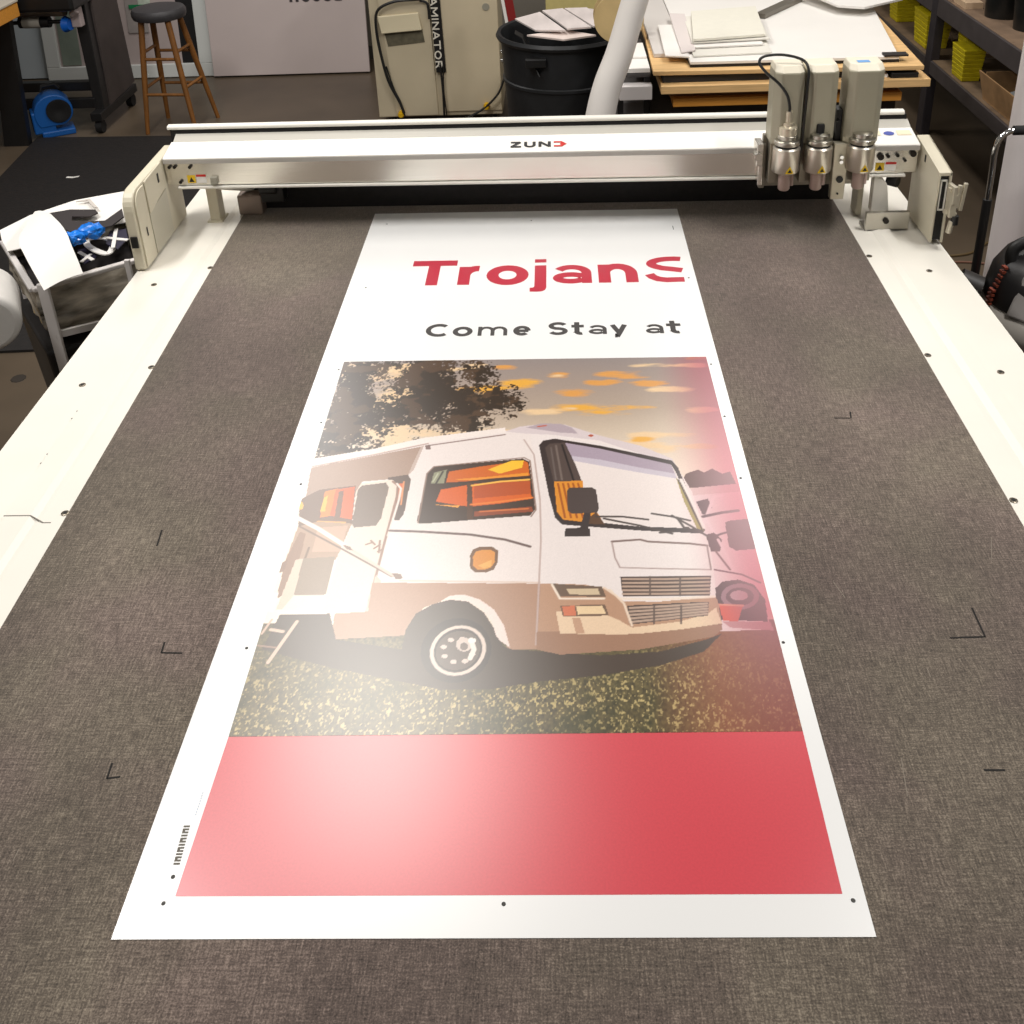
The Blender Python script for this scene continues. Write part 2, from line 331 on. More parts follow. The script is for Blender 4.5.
for x in (-.93,):
    MB().box((x - .018, 2.10, .90), (x + .014, 2.15, 1.045)).box((x - .028, 2.095, .8995), (x + .02, 2.16, .908)).build('support_post', CREAM, M, bevel=.003)
MB().tube([(-.90, 2.1, 1.02), (-.86, 2.16, .99), (-.84, 2.2, .97)], .012).build('cable_clip', WHITE, M, smooth=True)
MB().box((-.80, 2.15, .94), (-.73, 2.24, 1.035)).cyl((-.79, 2.12, 1.0), (-.74, 2.12, 1.0), .018).build('drive_block', BLACK, M, bevel=.004)
MB().box((-.875, 2.15, .9), (-.80, 2.2, .965)).build('drive_bracket', mat('pinkgrey_metal', (150, 134, 124), .5, .4), M, bevel=.006)

# end housings
def rounded(y0, y1, z0, z1, r, zt=None):
    zt = zt or z1
    return [(y0, z0)] + [(y0 + r - r * math.cos(t), z1 - r + r * math.sin(t)) for t in [i * PI / 12 for i in range(7)]] + [(y1, zt), (y1, z0)]
hl = MB().prism(rounded(1.79, 2.16, .902, 1.128, .05, 1.132), -1.069, -1.039).build('end_housing', CREAM, M, bevel=.004)
MB().prism(rounded(1.80, 1.875, .906, 1.122, .045), -1.0385, -1.0345).build('front_cover', mat('cover_cream', (214, 206, 184), .45), hl, bevel=.002)
MB().prism([(1.885, 1.03), (1.885, 1.126), (2.022, 1.132), (2.022, 1.055), (2.0, 1.05), (1.90, 1.03)], -1.0385, -1.034).build('side_panel', mat('cover_cream', (214, 206, 184), .45), hl, bevel=.002)
MB().prism([(1.885, .906), (1.885, 1.028), (2.03, 1.046), (2.03, .906)], -1.0385, -1.0365).build('lower_panel', mat('lower_cream', (196, 190, 172), .45), hl, bevel=.001)
mb = MB().box((-1.0335, 1.975, 1.085), (-1.0325, 1.985, 1.112)).box((-1.0335, 1.835, .985), (-1.0325, 1.841, 1.01)); mb.build('vent_slot', BLACK, hl)
MB().box((-1.062, 1.783, .972), (-1.044, 1.789, 1.004)).build('sensor_window', BLACK, hl)
hr = MB()
hr.add([], [])
pr = [(1.846, .904), (1.846, 1.108), (2.03, 1.137), (2.05, 1.140), (2.05, .904)]
hr.prism(pr, 1.103, 1.109).prism([(1.846, 1.098), (1.846, 1.108), (2.03, 1.137), (2.05, 1.140), (2.05, 1.125), (2.03, 1.12)], 1.108, 1.138).prism(pr, 1.132, 1.138).prism([(1.90, .904), (1.90, 1.1), (2.05, 1.12), (2.05, .904)], 1.109, 1.132)
hr = hr.build('end_housing', CREAM, M, bevel=.0015)
hr['label'] = 'right end housing with open front'
MB().box((1.1095, 1.852, .91), (1.1315, 1.899, 1.095)).build('open_front', BLACK, hr)
MB().box((1.112, 1.848, 1.0), (1.115, 1.852, 1.085)).box((1.126, 1.848, 1.0), (1.129, 1.852, 1.085)).box((1.112, 1.848, 1.082), (1.129, 1.852, 1.086)).box((1.112, 1.848, .998), (1.129, 1.852, 1.002)).build('inner_frame', WHITE, hr)
MB().box((1.1015, 1.955, 1.095), (1.103, 1.963, 1.115)).build('vent_slot', BLACK, hr)
cl = MB().bar((1.13, 1.835, 1.06), (1.135, 1.80, 1.06), .012, .05).bar((1.122, 1.815, 1.072), (1.165, 1.825, 1.072), .012, .012).bar((1.148, 1.815, 1.02), (1.150, 1.815, 1.085), .010).bar((1.16, 1.82, 1.01), (1.166, 1.82, 1.088), .010).bar((1.118, 1.82, 1.01), (1.15, 1.815, 1.0), .012).bar((1.136, 1.815, .995), (1.137, 1.815, 1.06), .018, .02)
cl.cyl((1.135, 1.81, .95), (1.14, 1.81, .985), .008).build('clamp_lever', mat('clamp_cream', (206, 198, 178), .35, .5), hr, bevel=.002)
MB().cyl((1.146, 1.81, .975), (1.146, 1.81, 1.0), .010).build('clamp_knob', BLACK, hr, smooth=True)
MB().box((.955, 1.94, .9), (1.075, 1.952, .955)).box((.955, 1.94, .9), (1.075, 2.0, .905)).build('angle_plate', STEEL, M, bevel=.002)
MB().cyl((1.01, 1.933, .93), (1.01, 1.942, .93), .008, 12).build('plate_bolt', mat('dark_bolt', (46, 42, 38), .4, .7), M)
MB().box((.955, 2.04, .9), (.972, 2.10, 1.04)).build('support_post', CREAM, M, bevel=.004)
mb = MB(); pr = [(.985, 1.035)] + [(.985 + .04 * math.sin(t), 1.0 + .035 * math.cos(t)) for t in [i * PI / 12 for i in range(7)]] + [(1.035, .93), (.985, .93)]
mb.add([(x, 2.0, z) for x, z in pr] + [(x, 2.03, z) for x, z in pr], [list(range(len(pr))), list(range(len(pr), 2 * len(pr)))] + [(i, (i + 1) % len(pr), len(pr) + (i + 1) % len(pr), len(pr) + i) for i in range(len(pr))])
mb.build('shield', WHITE, M, bevel=.002)
MB().cyl((1.03, 2.02, 1.02), (1.05, 2.0, 1.02), .016).build('drive_wheel', BLACK, M, smooth=True)

# tool carriage
cb = MB().box((.668, 1.995, 1.02), (.945, 2.012, 1.172)).box((.66, 1.98, 1.02), (.675, 2.0, 1.15)); cb = cb.build('carriage_plate', mat('carriage_grey', (138, 132, 120), .4, .6), M, bevel=.002)
MB().box((.648, 1.97, 1.09), (.666, 2.02, 1.155)).cyl((.652, 1.962, 1.12), (.652, 1.99, 1.12), .012).box((.655, 1.975, 1.03), (.668, 2.01, 1.09)).build('carriage_clamp', ALU, cb, bevel=.002)
def trapz(x0, x1, y0, y1, ch, z0, z1):
    p = [(x0, y1), (x0, y0 + ch * .9), (x0 + ch, y0), (x1 - ch * .8, y0), (x1, y0 + ch * .7), (x1, y1)]
    return MB().slab(p, z0, z1)
def module(xc, w, kind):
    x0, x1 = xc - w / 2, xc + w / 2; yf, yb = 1.925, 2.01
    t = trapz(x0, x1, yf, yb, .020, 1.165, 1.366).build('tool_module', TOOLG, M, bevel=.004)
    p = [(x0, yb), (x0, yf + .018), (x0 + .02, yf), (x1 - .016, yf), (x1, yf + .014), (x1, yb)]
    top = [(x0 + .004, yb), (x0 + .004, yf + .034), (x0 + .02, yf + .02), (x1 - .02, yf + .02), (x1 - .004, yf + .03), (x1 - .004, yb)]
    mb = MB(); n = 6
    mb.add([(*q, 1.364) for q in p] + [(*q, 1.380) for q in top], [list(range(n))[::-1], list(range(n, 2 * n))] + [(i, (i + 1) % n, n + (i + 1) % n, n + i) for i in range(n)])
    mb.build('module_cap', mat('cap_cream', (222, 214, 194), .4), t, bevel=.003)
    MB().box((x1 - .0005, yf + .022, 1.22), (x1 + .0015, yf + .034, 1.35)).build('side_slot', mat('slot_dark', (74, 70, 58), .5), t)
    MB().box((x0 + .004, 1.955, 1.045), (x1 - .004, 1.993, 1.166)).build('tool_bracket', mat('bracket_grey', (150, 144, 130), .35, .7), t, bevel=.002)
    c = (xc + .002, 1.925)
    MB().lathe((*c, 1.093), [(.034, 0), (.0365, .004), (.0365, .068), (.033, .072)], 28).build('tool_barrel', mat('barrel_silver', (214, 206, 192), .3, .85), t, smooth=True)
    MB().lathe((*c, 1.165), [(.03, 0), (.03, .006)], 24).build('tool_neck', BLACK, t, smooth=True)
    MB().lathe((*c, 1.171), [(.033, 0), (.0345, .002), (.0345, .012), (.032, .014)] + ([(.026, .014), (.026, .026), (.02, .03), (.0001, .03)] if kind else [(.027, .014), (.027, .018), (.0001, .018)]), 28).build('tool_collar', STEEL, t, smooth=True)
    if kind == 'cable':
        MB().lathe((*c, 1.201), [(.024, -.01), (.024, .018), (.014, .022), (.014, .03)], 18).cyl((c[0], c[1], 1.228), (c[0], c[1], 1.263), .009).build('cable_socket', mat('socket_metal', (210, 200, 180), .3, .7), t, smooth=True)
    elif kind == 'knob':
        MB().lathe((*c, 1.201), [(.011, 0), (.011, .02), (.009, .024)], 16).build('knob', BLACK, t, smooth=True)
    else:
        MB().box((c[0] - .004, c[1] - .01, 1.188), (c[0] + .003, c[1] + .012, 1.195)).build('slot_key', mat('copper_key', (128, 76, 52), .4, .6), t)
    ft = MB().lathe((*c, 1.038), [(.013, 0), (.016, .004), (.016, .055)], 18); ft.cyl((c[0] + .024, c[1] + .02, 1.042), (c[0] + .024, c[1] + .02, 1.094), .006, 12)
    ft.build('blade_holder', mat('holder_metal', (196, 184, 170) if kind != 'cable' else (180, 156, 146), .4, .2), t, smooth=True)
    a = -PI / 2 + .12; R = .0368; tri = []
    mb = MB()
    def sp(u, v, d): th = a + u / R; return (c[0] + (R + d) * math.cos(th), c[1] + (R + d) * math.sin(th), 1.098 + v)
    mb.add([sp(-.012, 0, .0006), sp(0, 0, .0008), sp(.012, 0, .0006), sp(0, .022, .0008)], [(0, 1, 3), (1, 2, 3)], 0)
    mb.add([sp(-.006, .0035, .0014), sp(.006, .0035, .0014), sp(0, .014, .0014)], [(0, 1, 2)], 1)
    mb.build('warning_sticker', [YLAB, BLACK], t)
    return t
m1 = module(.7155, .080, 'cable'); m2 = module(.801, .083, 'knob'); m3 = module(.914, .093, 'flat')
m1['label'] = 'left tool module with a black cable'; m2['label'] = 'middle tool module with a black knob'; m3['label'] = 'right tool module with a blue label on top'
MB().box((.893, 1.955, 1.3803), (.925, 1.975, 1.381)).build('blue_label', mat('blue_label', (96, 150, 206), .5), m3)
bk = MB().hull8([(.848, 1.93, 1.002), (.884, 1.93, 1.002), (.884, 1.955, 1.002), (.848, 1.955, 1.002)], [(.846, 1.93, 1.165), (.886, 1.93, 1.165), (.886, 1.955, 1.165), (.846, 1.955, 1.165)]).build('mounting_bracket', mat('bracket_cream', (200, 192, 172), .35, .5), M, bevel=.002)
for z in (1.128, 1.114): MB().cyl((.867, 1.923, z), (.867, 1.932, z), .005, 12).build('bracket_screw', CHROME, bk)
MB().cyl((.868, 1.926, 1.062), (.868, 1.931, 1.062), .0095, 16).build('round_hole', BLACK, bk); MB().cyl((.866, 1.927, 1.02), (.866, 1.931, 1.02), .003, 8).build('bracket_screw', BLACK, bk)
MB().box((.852, 1.96, 1.13), (.868, 2.0, 1.25)).cyl((.856, 1.952, 1.22), (.856, 1.962, 1.22), .004, 8).build('cable_duct', BLACK, M)
def spline(pts, n=8):
    pts = [Vector(p) for p in pts]; out = []
    for i in range(len(pts) - 1):
        p0, p1, p2, p3 = pts[max(i - 1, 0)], pts[i], pts[i + 1], pts[min(i + 2, len(pts) - 1)]
        for k in range(n):
            t = k / n; out.append(.5 * ((2 * p1) + (p2 - p0) * t + (2 * p0 - 5 * p1 + 4 * p2 - p3) * t * t + (3 * p1 - p0 - 3 * p2 + p3) * t ** 3))
    return out + [pts[-1]]
MB().tube(spline([(.7175, 1.925, 1.255), (.716, 1.918, 1.275), (.706, 1.915, 1.31), (.682, 1.918, 1.342), (.648, 1.92, 1.372), (.632, 1.935, 1.395), (.65, 1.955, 1.405), (.70, 1.965, 1.404), (.748, 1.955, 1.392), (.7605, 1.935, 1.372), (.7590, 1.924, 1.33), (.7580, 1.922, 1.28), (.7575, 1.924, 1.22), (.757, 1.926, 1.15)]), .0038, 8).build('tool_cable', mat('cable_black', (24, 23, 22), .4), M, smooth=True)

# ================================================================== PRINTED BANNER
BZ = .9008
BN = thing('vinyl_banner', (0, 1.05, BZ), 'white printed vinyl banner with a motorhome picture lying on the felt bed', 'banner')
corners = [(-.457, -.005), (.458, .005), (.453, 2.12), (-.455, 2.137)]
GLOSS = dict(w=.15, r=.32)
def coat(m):
    nt = m.node_tree; b = nt.nodes['Principled BSDF']; b.inputs['Specular IOR Level'].default_value = 0; b.inputs['Roughness'].default_value = .8
    g = nt.nodes.new('ShaderNodeBsdfGlossy'); g.distribution = 'BECKMANN'; g.inputs['Roughness'].default_value = GLOSS['r']
    x = nt.nodes.new('ShaderNodeMixShader'); x.inputs[0].default_value = GLOSS['w']
    nt.links.new(b.outputs[0], x.inputs[1]); nt.links.new(g.outputs[0], x.inputs[2]); nt.links.new(x.outputs[0], nt.nodes['Material Output'].inputs['Surface'])
    return m
VIN = coat(mat('vinyl_white', (236, 235, 233), .5))
sh = MB().slab(corners, .9002, BZ).build('sheet', VIN, BN)
def flat(name, polys, m, z, th=.00015):
    mb = MB()
    for p in polys: mb.slab(p, z - th, z)
    return mb.build(name, m, BN)
ZP = BZ + .0002
flat('red_panel', [[(-.395, .048), (.431, .056), (.433, .290), (-.392, .282)]], coat(mat('red_vinyl', (207, 69, 79), .5, var=.05, scale=300)), ZP)['label'] = 'plain red block printed along the foot'
# registration dots down both margins
dot = mat('dot_ink', (52, 50, 46), .6)
for x, y, r in [(.017, .041, .0027), (.442, .048, .0028), (-.406, .073, .0027), (-.407, .039, .0027)] + [(.4385 - .002 * y, y, .0026) for y in (.453, .857, 1.059, 1.26, 1.678)] + [(-.4085, y, .0026) for y in (.447, .855, 1.058, 1.264, 1.661, 2.06)] + [(.02, 2.06, .0026)]:
    MB().lathe((x, y, ZP - .0001), [(r, 0), (r, .0002)], 16).build('registration_dot', dot, BN)
mb = MB()
for i in range(13):
    y = .089 + i * .0043; x = -.4065 - (i * .00025)
    mb.slab([(x - .0045, y), (x + .004, y + .0002), (x + .004, y + .0028), (x - .0045, y + .0026)], ZP - .0001, ZP)
    if i % 3 == 1: mb.slab([(x - .0045, y + .0026), (x - .001, y + .0026), (x - .001, y + .0043), (x - .0045, y + .0043)], ZP - .0001, ZP)
mb.build('barcode', mat('barcode_ink', (96, 90, 80), .6), BN)
mb = MB()
for i in range(9): mb.slab([(-.4035, .158 + i * .004), (-.4022, .158 + i * .004), (-.4022, .1605 + i * .004), (-.4035, .1605 + i * .004)], ZP - .0001, ZP)
mb.build('job_line', mat('pale_ink', (180, 190, 206), .6), BN)
flat('edge_mark', [[(.4262, 1.975), (.4282, 1.975), (.4282, 2.0), (.4262, 2.0)]], dot, ZP)
# lettering
ink = coat(mat('headline_red', (186, 50, 68), .5))
def word(name, items, w, base, cap, m, extra=()):
    mb = MB()
    for e in extra: mb.slab(e, ZP - .0001, ZP)
    for ch, x0, x1, ww in items:
        g = GL[ch]; xs = [p[0] for st in g[1] for p in st]; lo, hi = min(xs), max(xs)
        wd = ww or w; pad = 0 if ch in 'Tt' else wd / 2
        sx = (x1 - x0 - 2 * pad) / max(hi - lo, .01) if hi - lo > .2 else 1
        glyph(mb, ch, wd, lambda u, v, a=x0 + pad - lo * sx, : Vector((a + u, base(a + u) + v, ZP)), sx, cap)
    return mb.build(name, m, BN)
b0 = 1.6625
JD = [[(.034, b0 + .105), (.065, b0 + .105), (.065, b0 - .022), (.062, b0 - .034), (.054, b0 - .042), (.040, b0 - .0435), (.022, b0 - .042), (.022, b0 - .021), (.031, b0 - .020), (.034, b0 - .014)], [(.034, b0 + .122), (.065, b0 + .122), (.065, b0 + .142), (.034, b0 + .142)]]
hb = lambda x: 1.6645 - .012 * (x + .1)
word('headline', [('T', -.298, -.177, .032), ('r', -.169, -.099, None), ('o', -.094, .018, None), ('a', .082, .184, .026), ('n', .201, .305, None)], .032, hb, .140, ink, JD)
b0 = 1.6625; mb = MB()
# the S is cut off by the trim at the right margin
GL['S2'] = (1, [arc(.5, .73, .42, .21, 60, 265, 18) + arc(.5, .27, .46, .22, 84, 30, 6), arc(.5, .28, .44, .22, 200, 305, 12)])
sp = [(x, y) for x, y in arc(.402, .1035, .057, .0285, 66, 215, 16)] + [(.372, .0775), (.40, .0705), (.4235, .0635)]
ribbon(mb, [(x, hb(x) + y) for x, y in sp], .0265, lambda u, v: Vector((u, v, ZP)))
ribbon(mb, [(x, hb(x) + y) for x, y in [(.3355, .044), (.343, .028), (.357, .016), (.378, .0105), (.4, .0115), (.4235, .0115)]], .0265, lambda u, v: Vector((u, v, ZP)))
mb.build('headline', ink, BN)
tb = lambda x: 1.404 - .008 * (x + .2)
for wd in ([('C', -.226, -.171, None), ('o', -.160, -.112, None), ('m', -.099, -.028, .0095), ('e', -.014, .029, None)], [('S', .071, .117, None), ('t', .126, .156, None), ('a', .167, .210, .0095), ('y', .218, .260, None)], [('a', .303, .345, .0095), ('t', .353, .387, None)]): word('tagline', wd, .0125, tb, .058, mat('tagline_ink', (58, 54, 52), .6))

# the motorhome picture: a fine mesh whose ink colours are painted from outlines
ART = [
 ('C',(238,176,72),[0.0081,1.1942,0.0576,0.024,0.5]),
 ('C',(226,160,84),[0.0855,1.2279,0.0357,0.0163,0.5]),
 ('C',(240,205,160),[0.0877,1.2237,0.0222,0.0081,0.5]),
 ('C',(226,160,84),[0.2342,1.2234,0.0663,0.0203,0.5]),
 ('C',(226,160,84),[0.1908,1.1925,0.0482,0.0198,0.5]),
 ('C',(226,160,84),[0.2822,1.1858,0.0522,0.0158,0.5]),
 ('C',(226,160,84),[0.1306,1.1552,0.0476,0.0193,0.5]),
 ('C',(240,205,160),[0.3297,1.1609,0.0602,0.0154,0.5]),
 ('C',(238,176,72),[0.1583,1.0905,0.1349,0.0257,0.5]),
 ('C',(238,176,72),[0.2054,1.0965,0.0759,0.0147,0.5]),
 ('C',(240,205,160),[0.0636,1.0857,0.0719,0.0183,0.5]),
 ('C',(240,205,160),[0.3104,1.258,0.0536,0.0124,0.5]),
 ('C',(240,205,160),[0.3883,1.2555,0.0445,0.0124,0.5]),
 ('C',(240,205,160),[0.3889,1.0842,0.0374,0.0145,0.5]),
 ('C',(226,160,84),[0.4148,1.2883,0.0494,0.0127,0.5]),
 ('C',(240,205,160),[0.2969,0.9953,0.0765,0.0169,0.5]),
 ('C',(240,205,160),[0.2742,0.966,0.0795,0.0297,0.5]),
 ('C',(240,205,160),[0.3727,0.9568,0.0394,0.0098,0.5]),
 ('C',(238,176,72),[-0.0793,1.173,0.0661,0.0236,0.5]),
 ('C',(238,204,160),[-0.2666,1.2523,0.1605,0.0503,0.5]),
 ('C',(240,206,160),[-0.2752,1.1484,0.1543,0.0541,0.5]),
 ('C',(238,206,166),[-0.277,1.0099,0.146,0.0484,0.5]),
 ('C',(238,206,166),[-0.1516,0.9996,0.1238,0.0343,0.5]),
 ('C',(240,205,160),[-0.1079,1.2715,0.0458,0.017,0.5]),
 ('C',(226,160,84),[-0.0275,1.2605,0.0364,0.0126,0.5]),
 ('C',(240,205,160),[-0.0893,0.9917,0.123,0.0475,0.5]),
 ('C',(240,205,160),[0.1738,0.9583,0.1196,0.0263,0.5]),
 ('C',(238,176,72),[0.2658,0.9825,0.0361,0.0101,0.5]),
 ('C',(240,205,160),[-0.0987,1.1351,0.0652,0.0305,0.5]),
 ('T',(58,44,32),[[-0.4132,1.3071],[-0.1652,1.2989],[-0.1471,1.2475],[-0.1073,1.263],[-0.0758,1.2704],[-0.0622,1.2284],[-0.1023,1.1893],[-0.0173,1.1632],[0.0015,1.1168],[-0.0146,1.0876],[-0.0476,1.0667],[-0.0746,1.0248],[-0.1316,1.0123],[-0.1946,0.9831],[-0.2347,1.0079],[-0.2736,0.9615],[-0.3264,0.9364],[-0.3971,0.9059]],[[-0.2979,1.2193,0.05],[-0.2704,1.2514,0.035],[-0.2701,1.1472,0.05],[-0.3014,1.0095,0.05],[-0.2323,1.0217,0.06],[-0.1724,1.0064,0.05],[-0.3089,1.1716,0.02],[-0.1426,1.091,0.025],[-0.1257,1.206,0.03],[-0.0444,1.0884,0.03],[-0.3806,1.2802,0.015]]),
 ('P',(84,52,40),[[0.325,0.8484],[0.3353,0.8723],[0.3597,0.8841],[0.3699,0.8747],[0.3868,0.8866],[0.4037,0.871],[0.4198,0.8767],[0.4255,0.8406],[0.4302,0.8229],[0.3268,0.8307]]),
 ('G',(92,80,46),[[-0.5024,0.5079],[-0.1348,0.4793],[0.0898,0.4611],[0.3385,0.4883],[0.4259,0.5002],[0.4575,0.4999],[0.4384,0.2679],[-0.4302,0.2687]]),
 ('P',(236,214,212),[[0.3302,0.8277],[0.4293,0.8405],[0.427,0.6738],[0.4283,0.566],[0.4221,0.4793],[0.3368,0.4758],[0.3495,0.5898],[0.3455,0.6877]]),
 ('P',(225,195,190),[[0.3302,0.8277],[0.4293,0.8405],[0.4292,0.8171],[0.3352,0.8073]]),
 ('P',(70,42,46),[[0.3442,0.79],[0.3673,0.7981],[0.3712,0.7728],[0.3531,0.7456]]),
 ('L',(240,220,220),0.006,[[0.3485,0.7242],[0.3791,0.8036],[0.3943,0.8062]]),
 ('L',(240,220,220),0.006,[[0.3538,0.751],[0.3679,0.6977]]),
 ('L',(70,45,50),0.007,[[0.3517,0.7483],[0.3874,0.7587],[0.417,0.7637]]),
 ('L',(70,45,50),0.005,[[0.349,0.6876],[0.3792,0.7027],[0.4314,0.7203]]),
 ('P',(80,46,50),[[0.3507,0.7005],[0.3655,0.7055],[0.377,0.6872],[0.3691,0.657],[0.3519,0.6572]]),
 ('P',(92,48,50),[[0.3888,0.7316],[0.3985,0.7368],[0.435,0.7416],[0.4356,0.6636],[0.397,0.6591],[0.3865,0.6693]]),
 ('L',(120,80,80),0.004,[[0.3622,0.6571],[0.3796,0.613]]),
 ('L',(240,220,220),0.005,[[0.37,0.6873],[0.3806,0.642],[0.3847,0.613]]),
 ('L',(110,60,70),0.004,[[0.3527,0.6134],[0.3979,0.601],[0.4246,0.582]]),
 ('P',(58,32,36),[[0.3463,0.5668],[0.3621,0.585],[0.3893,0.5894],[0.4139,0.5776],[0.4259,0.5436],[0.422,0.496],[0.3781,0.4985],[0.3435,0.5009]]),
 ('P',(150,120,130),[[0.4174,0.5503],[0.415,0.5429],[0.4107,0.536],[0.4048,0.5301],[0.3977,0.5257],[0.3899,0.5229],[0.3819,0.522],[0.3741,0.5231],[0.3672,0.5259],[0.3615,0.5305],[0.3575,0.5365],[0.3555,0.5434],[0.3555,0.5509],[0.3576,0.5585],[0.3618,0.5655],[0.3677,0.5716],[0.3749,0.5763],[0.3829,0.5792],[0.3912,0.5801],[0.3991,0.579],[0.4062,0.5759],[0.4119,0.5711],[0.4158,0.565],[0.4176,0.5579]]),
 ('P',(80,50,60),[[0.4092,0.5504],[0.4076,0.5452],[0.4045,0.5404],[0.4002,0.5364],[0.395,0.5333],[0.3892,0.5314],[0.3833,0.5307],[0.3775,0.5315],[0.3724,0.5335],[0.3682,0.5367],[0.3652,0.5408],[0.3636,0.5457],[0.3636,0.5509],[0.3652,0.5561],[0.3682,0.5609],[0.3725,0.5651],[0.3778,0.5683],[0.3836,0.5703],[0.3897,0.5709],[0.3956,0.5702],[0.4008,0.5681],[0.405,0.5648],[0.4079,0.5605],[0.4093,0.5556]]),
 ('P',(190,160,165),[[0.3998,0.5527],[0.3989,0.5499],[0.397,0.5472],[0.3943,0.5449],[0.3909,0.5432],[0.3872,0.5421],[0.3834,0.5418],[0.3797,0.5422],[0.3763,0.5433],[0.3736,0.5451],[0.3716,0.5474],[0.3706,0.5501],[0.3705,0.553],[0.3714,0.5559],[0.3733,0.5586],[0.376,0.5609],[0.3794,0.5627],[0.3831,0.5638],[0.387,0.5641],[0.3907,0.5637],[0.3941,0.5625],[0.3969,0.5607],[0.3988,0.5584],[0.3998,0.5556]]),
 ('P',(232,84,52),[[0.3497,0.5332],[0.3881,0.5307],[0.3746,0.4964],[0.3511,0.4987]]),
 ('L',(240,150,120),0.004,[[0.3481,0.5333],[0.3881,0.5307]]),
 ('P',(205,150,150),[[0.3492,0.4966],[0.4252,0.496],[0.4279,0.4772],[0.36,0.4839]]),
 ('P',(240,226,220),[[-0.4099,0.8998],[-0.1799,0.9794],[-0.0184,1.0199],[0.029,1.0223],[0.046,0.9709],[0.0559,0.7449],[0.0589,0.5814],[-0.2487,0.5823],[-0.3656,0.6466]]),
 ('P',(172,142,124),[[-0.3991,0.9059],[-0.187,0.9695],[-0.1981,0.9081],[-0.2023,0.8769],[-0.2188,0.8681],[-0.2899,0.8603],[-0.2967,0.807],[-0.2955,0.7341],[-0.3811,0.7192]]),
 ('P',(200,176,164),[[-0.187,0.9695],[-0.1812,0.9727],[-0.1927,0.8954],[-0.2023,0.8769],[-0.1981,0.9081]]),
 ('P',(120,92,74),[[-0.4004,0.8088],[-0.3677,0.8377],[-0.2997,0.8484],[-0.2881,0.734],[-0.386,0.7247]]),
 ('P',(236,130,40),[[-0.3518,0.7569],[-0.3568,0.8315],[-0.3332,0.84],[-0.3303,0.7621]]),
 ('P',(214,96,36),[[-0.3341,0.7622],[-0.3365,0.8371],[-0.3011,0.8454],[-0.2909,0.7504]]),
 ('P',(120,84,62),[[-0.3245,0.7509],[-0.3296,0.831],[-0.3205,0.8338],[-0.3133,0.7508]]),
 ('P',(245,180,60),[[-0.3551,0.7737],[-0.3553,0.8139],[-0.3487,0.8196],[-0.3456,0.7736]]),
 ('P',(245,180,70),[[-0.3899,0.7913],[-0.3895,0.7884],[-0.3894,0.7856],[-0.3896,0.7833],[-0.3902,0.7815],[-0.3911,0.7804],[-0.3923,0.78],[-0.3936,0.7804],[-0.395,0.7816],[-0.3964,0.7834],[-0.3976,0.7858],[-0.3987,0.7885],[-0.3995,0.7915],[-0.4,0.7945],[-0.4001,0.7973],[-0.3999,0.7996],[-0.3993,0.8015],[-0.3983,0.8026],[-0.3972,0.803],[-0.3959,0.8026],[-0.3945,0.8014],[-0.3931,0.7995],[-0.3918,0.7971],[-0.3907,0.7943]]),
 ('L',(240,170,90),0.004,[[-0.3533,0.7459],[-0.3025,0.7424]]),
 ('P',(176,142,116),[[-0.3878,0.7328],[-0.3533,0.7459],[-0.289,0.7394],[-0.3015,0.6457],[-0.3912,0.6419]]),
 ('P',(150,112,88),[[-0.3859,0.5514],[-0.3906,0.6469],[-0.3811,0.7192],[-0.3689,0.7137],[-0.3638,0.5742]]),
 ('L',(120,90,70),0.004,[[-0.3558,0.6769],[-0.3582,0.6121]]),
 ('P',(140,104,82),[[-0.4019,0.6346],[-0.387,0.6468],[-0.3874,0.6172],[-0.4003,0.6125]]),
 ('P',(150,128,108),[[-0.3608,0.649],[-0.3047,0.6533],[-0.3027,0.5597],[-0.3573,0.5602]]),
 ('P',(198,160,134),[[-0.3501,0.7295],[-0.2955,0.7341],[-0.298,0.6658],[-0.3483,0.6665]]),
 ('P',(242,222,206),[[-0.3641,0.5603],[-0.3032,0.562],[-0.2992,0.5237],[-0.3756,0.5288]]),
 ('P',(222,196,174),[[-0.3608,0.649],[-0.3573,0.5602],[-0.3705,0.5287],[-0.3806,0.5288],[-0.3727,0.6466]]),
 ('P',(96,74,62),[[-0.2408,0.8716],[-0.2027,0.88],[-0.1949,0.8646],[-0.1963,0.7655],[-0.2031,0.7463],[-0.2165,0.7492]]),
 ('P',(216,104,50),[[-0.2168,0.8529],[-0.2071,0.8527],[-0.2088,0.8055],[-0.2165,0.8056]]),
 ('L',(235,150,90),0.003,[[-0.2079,0.8587],[-0.2051,0.791]]),
 ('P',(236,214,198),[[-0.2967,0.8304],[-0.2909,0.8543],[-0.2321,0.8653],[-0.2164,0.8498],[-0.2138,0.8143],[-0.2201,0.6957],[-0.2252,0.6081],[-0.2288,0.5209],[-0.3025,0.5237],[-0.2998,0.6557],[-0.2881,0.734]]),
 ('P',(122,102,88),[[-0.289,0.7394],[-0.2938,0.8363],[-0.288,0.8482],[-0.2426,0.8564],[-0.2346,0.8412],[-0.2373,0.7523],[-0.2438,0.7333],[-0.2835,0.7285]]),
 ('L',(150,110,90),0.005,[[-0.2293,0.8591],[-0.218,0.8469],[-0.2157,0.8143],[-0.2219,0.6828],[-0.2275,0.5231]]),
 ('L',(245,225,215),0.004,[[-0.2207,0.8529],[-0.211,0.8378],[-0.2107,0.8055],[-0.2179,0.7062]]),
 ('L',(150,112,92),0.004,[[-0.2543,0.6832],[-0.2443,0.6882]]),
 ('L',(150,112,92),0.004,[[-0.2469,0.6935],[-0.2381,0.683]]),
 ('L',(150,112,92),0.004,[[-0.2383,0.6727],[-0.2291,0.6829]]),
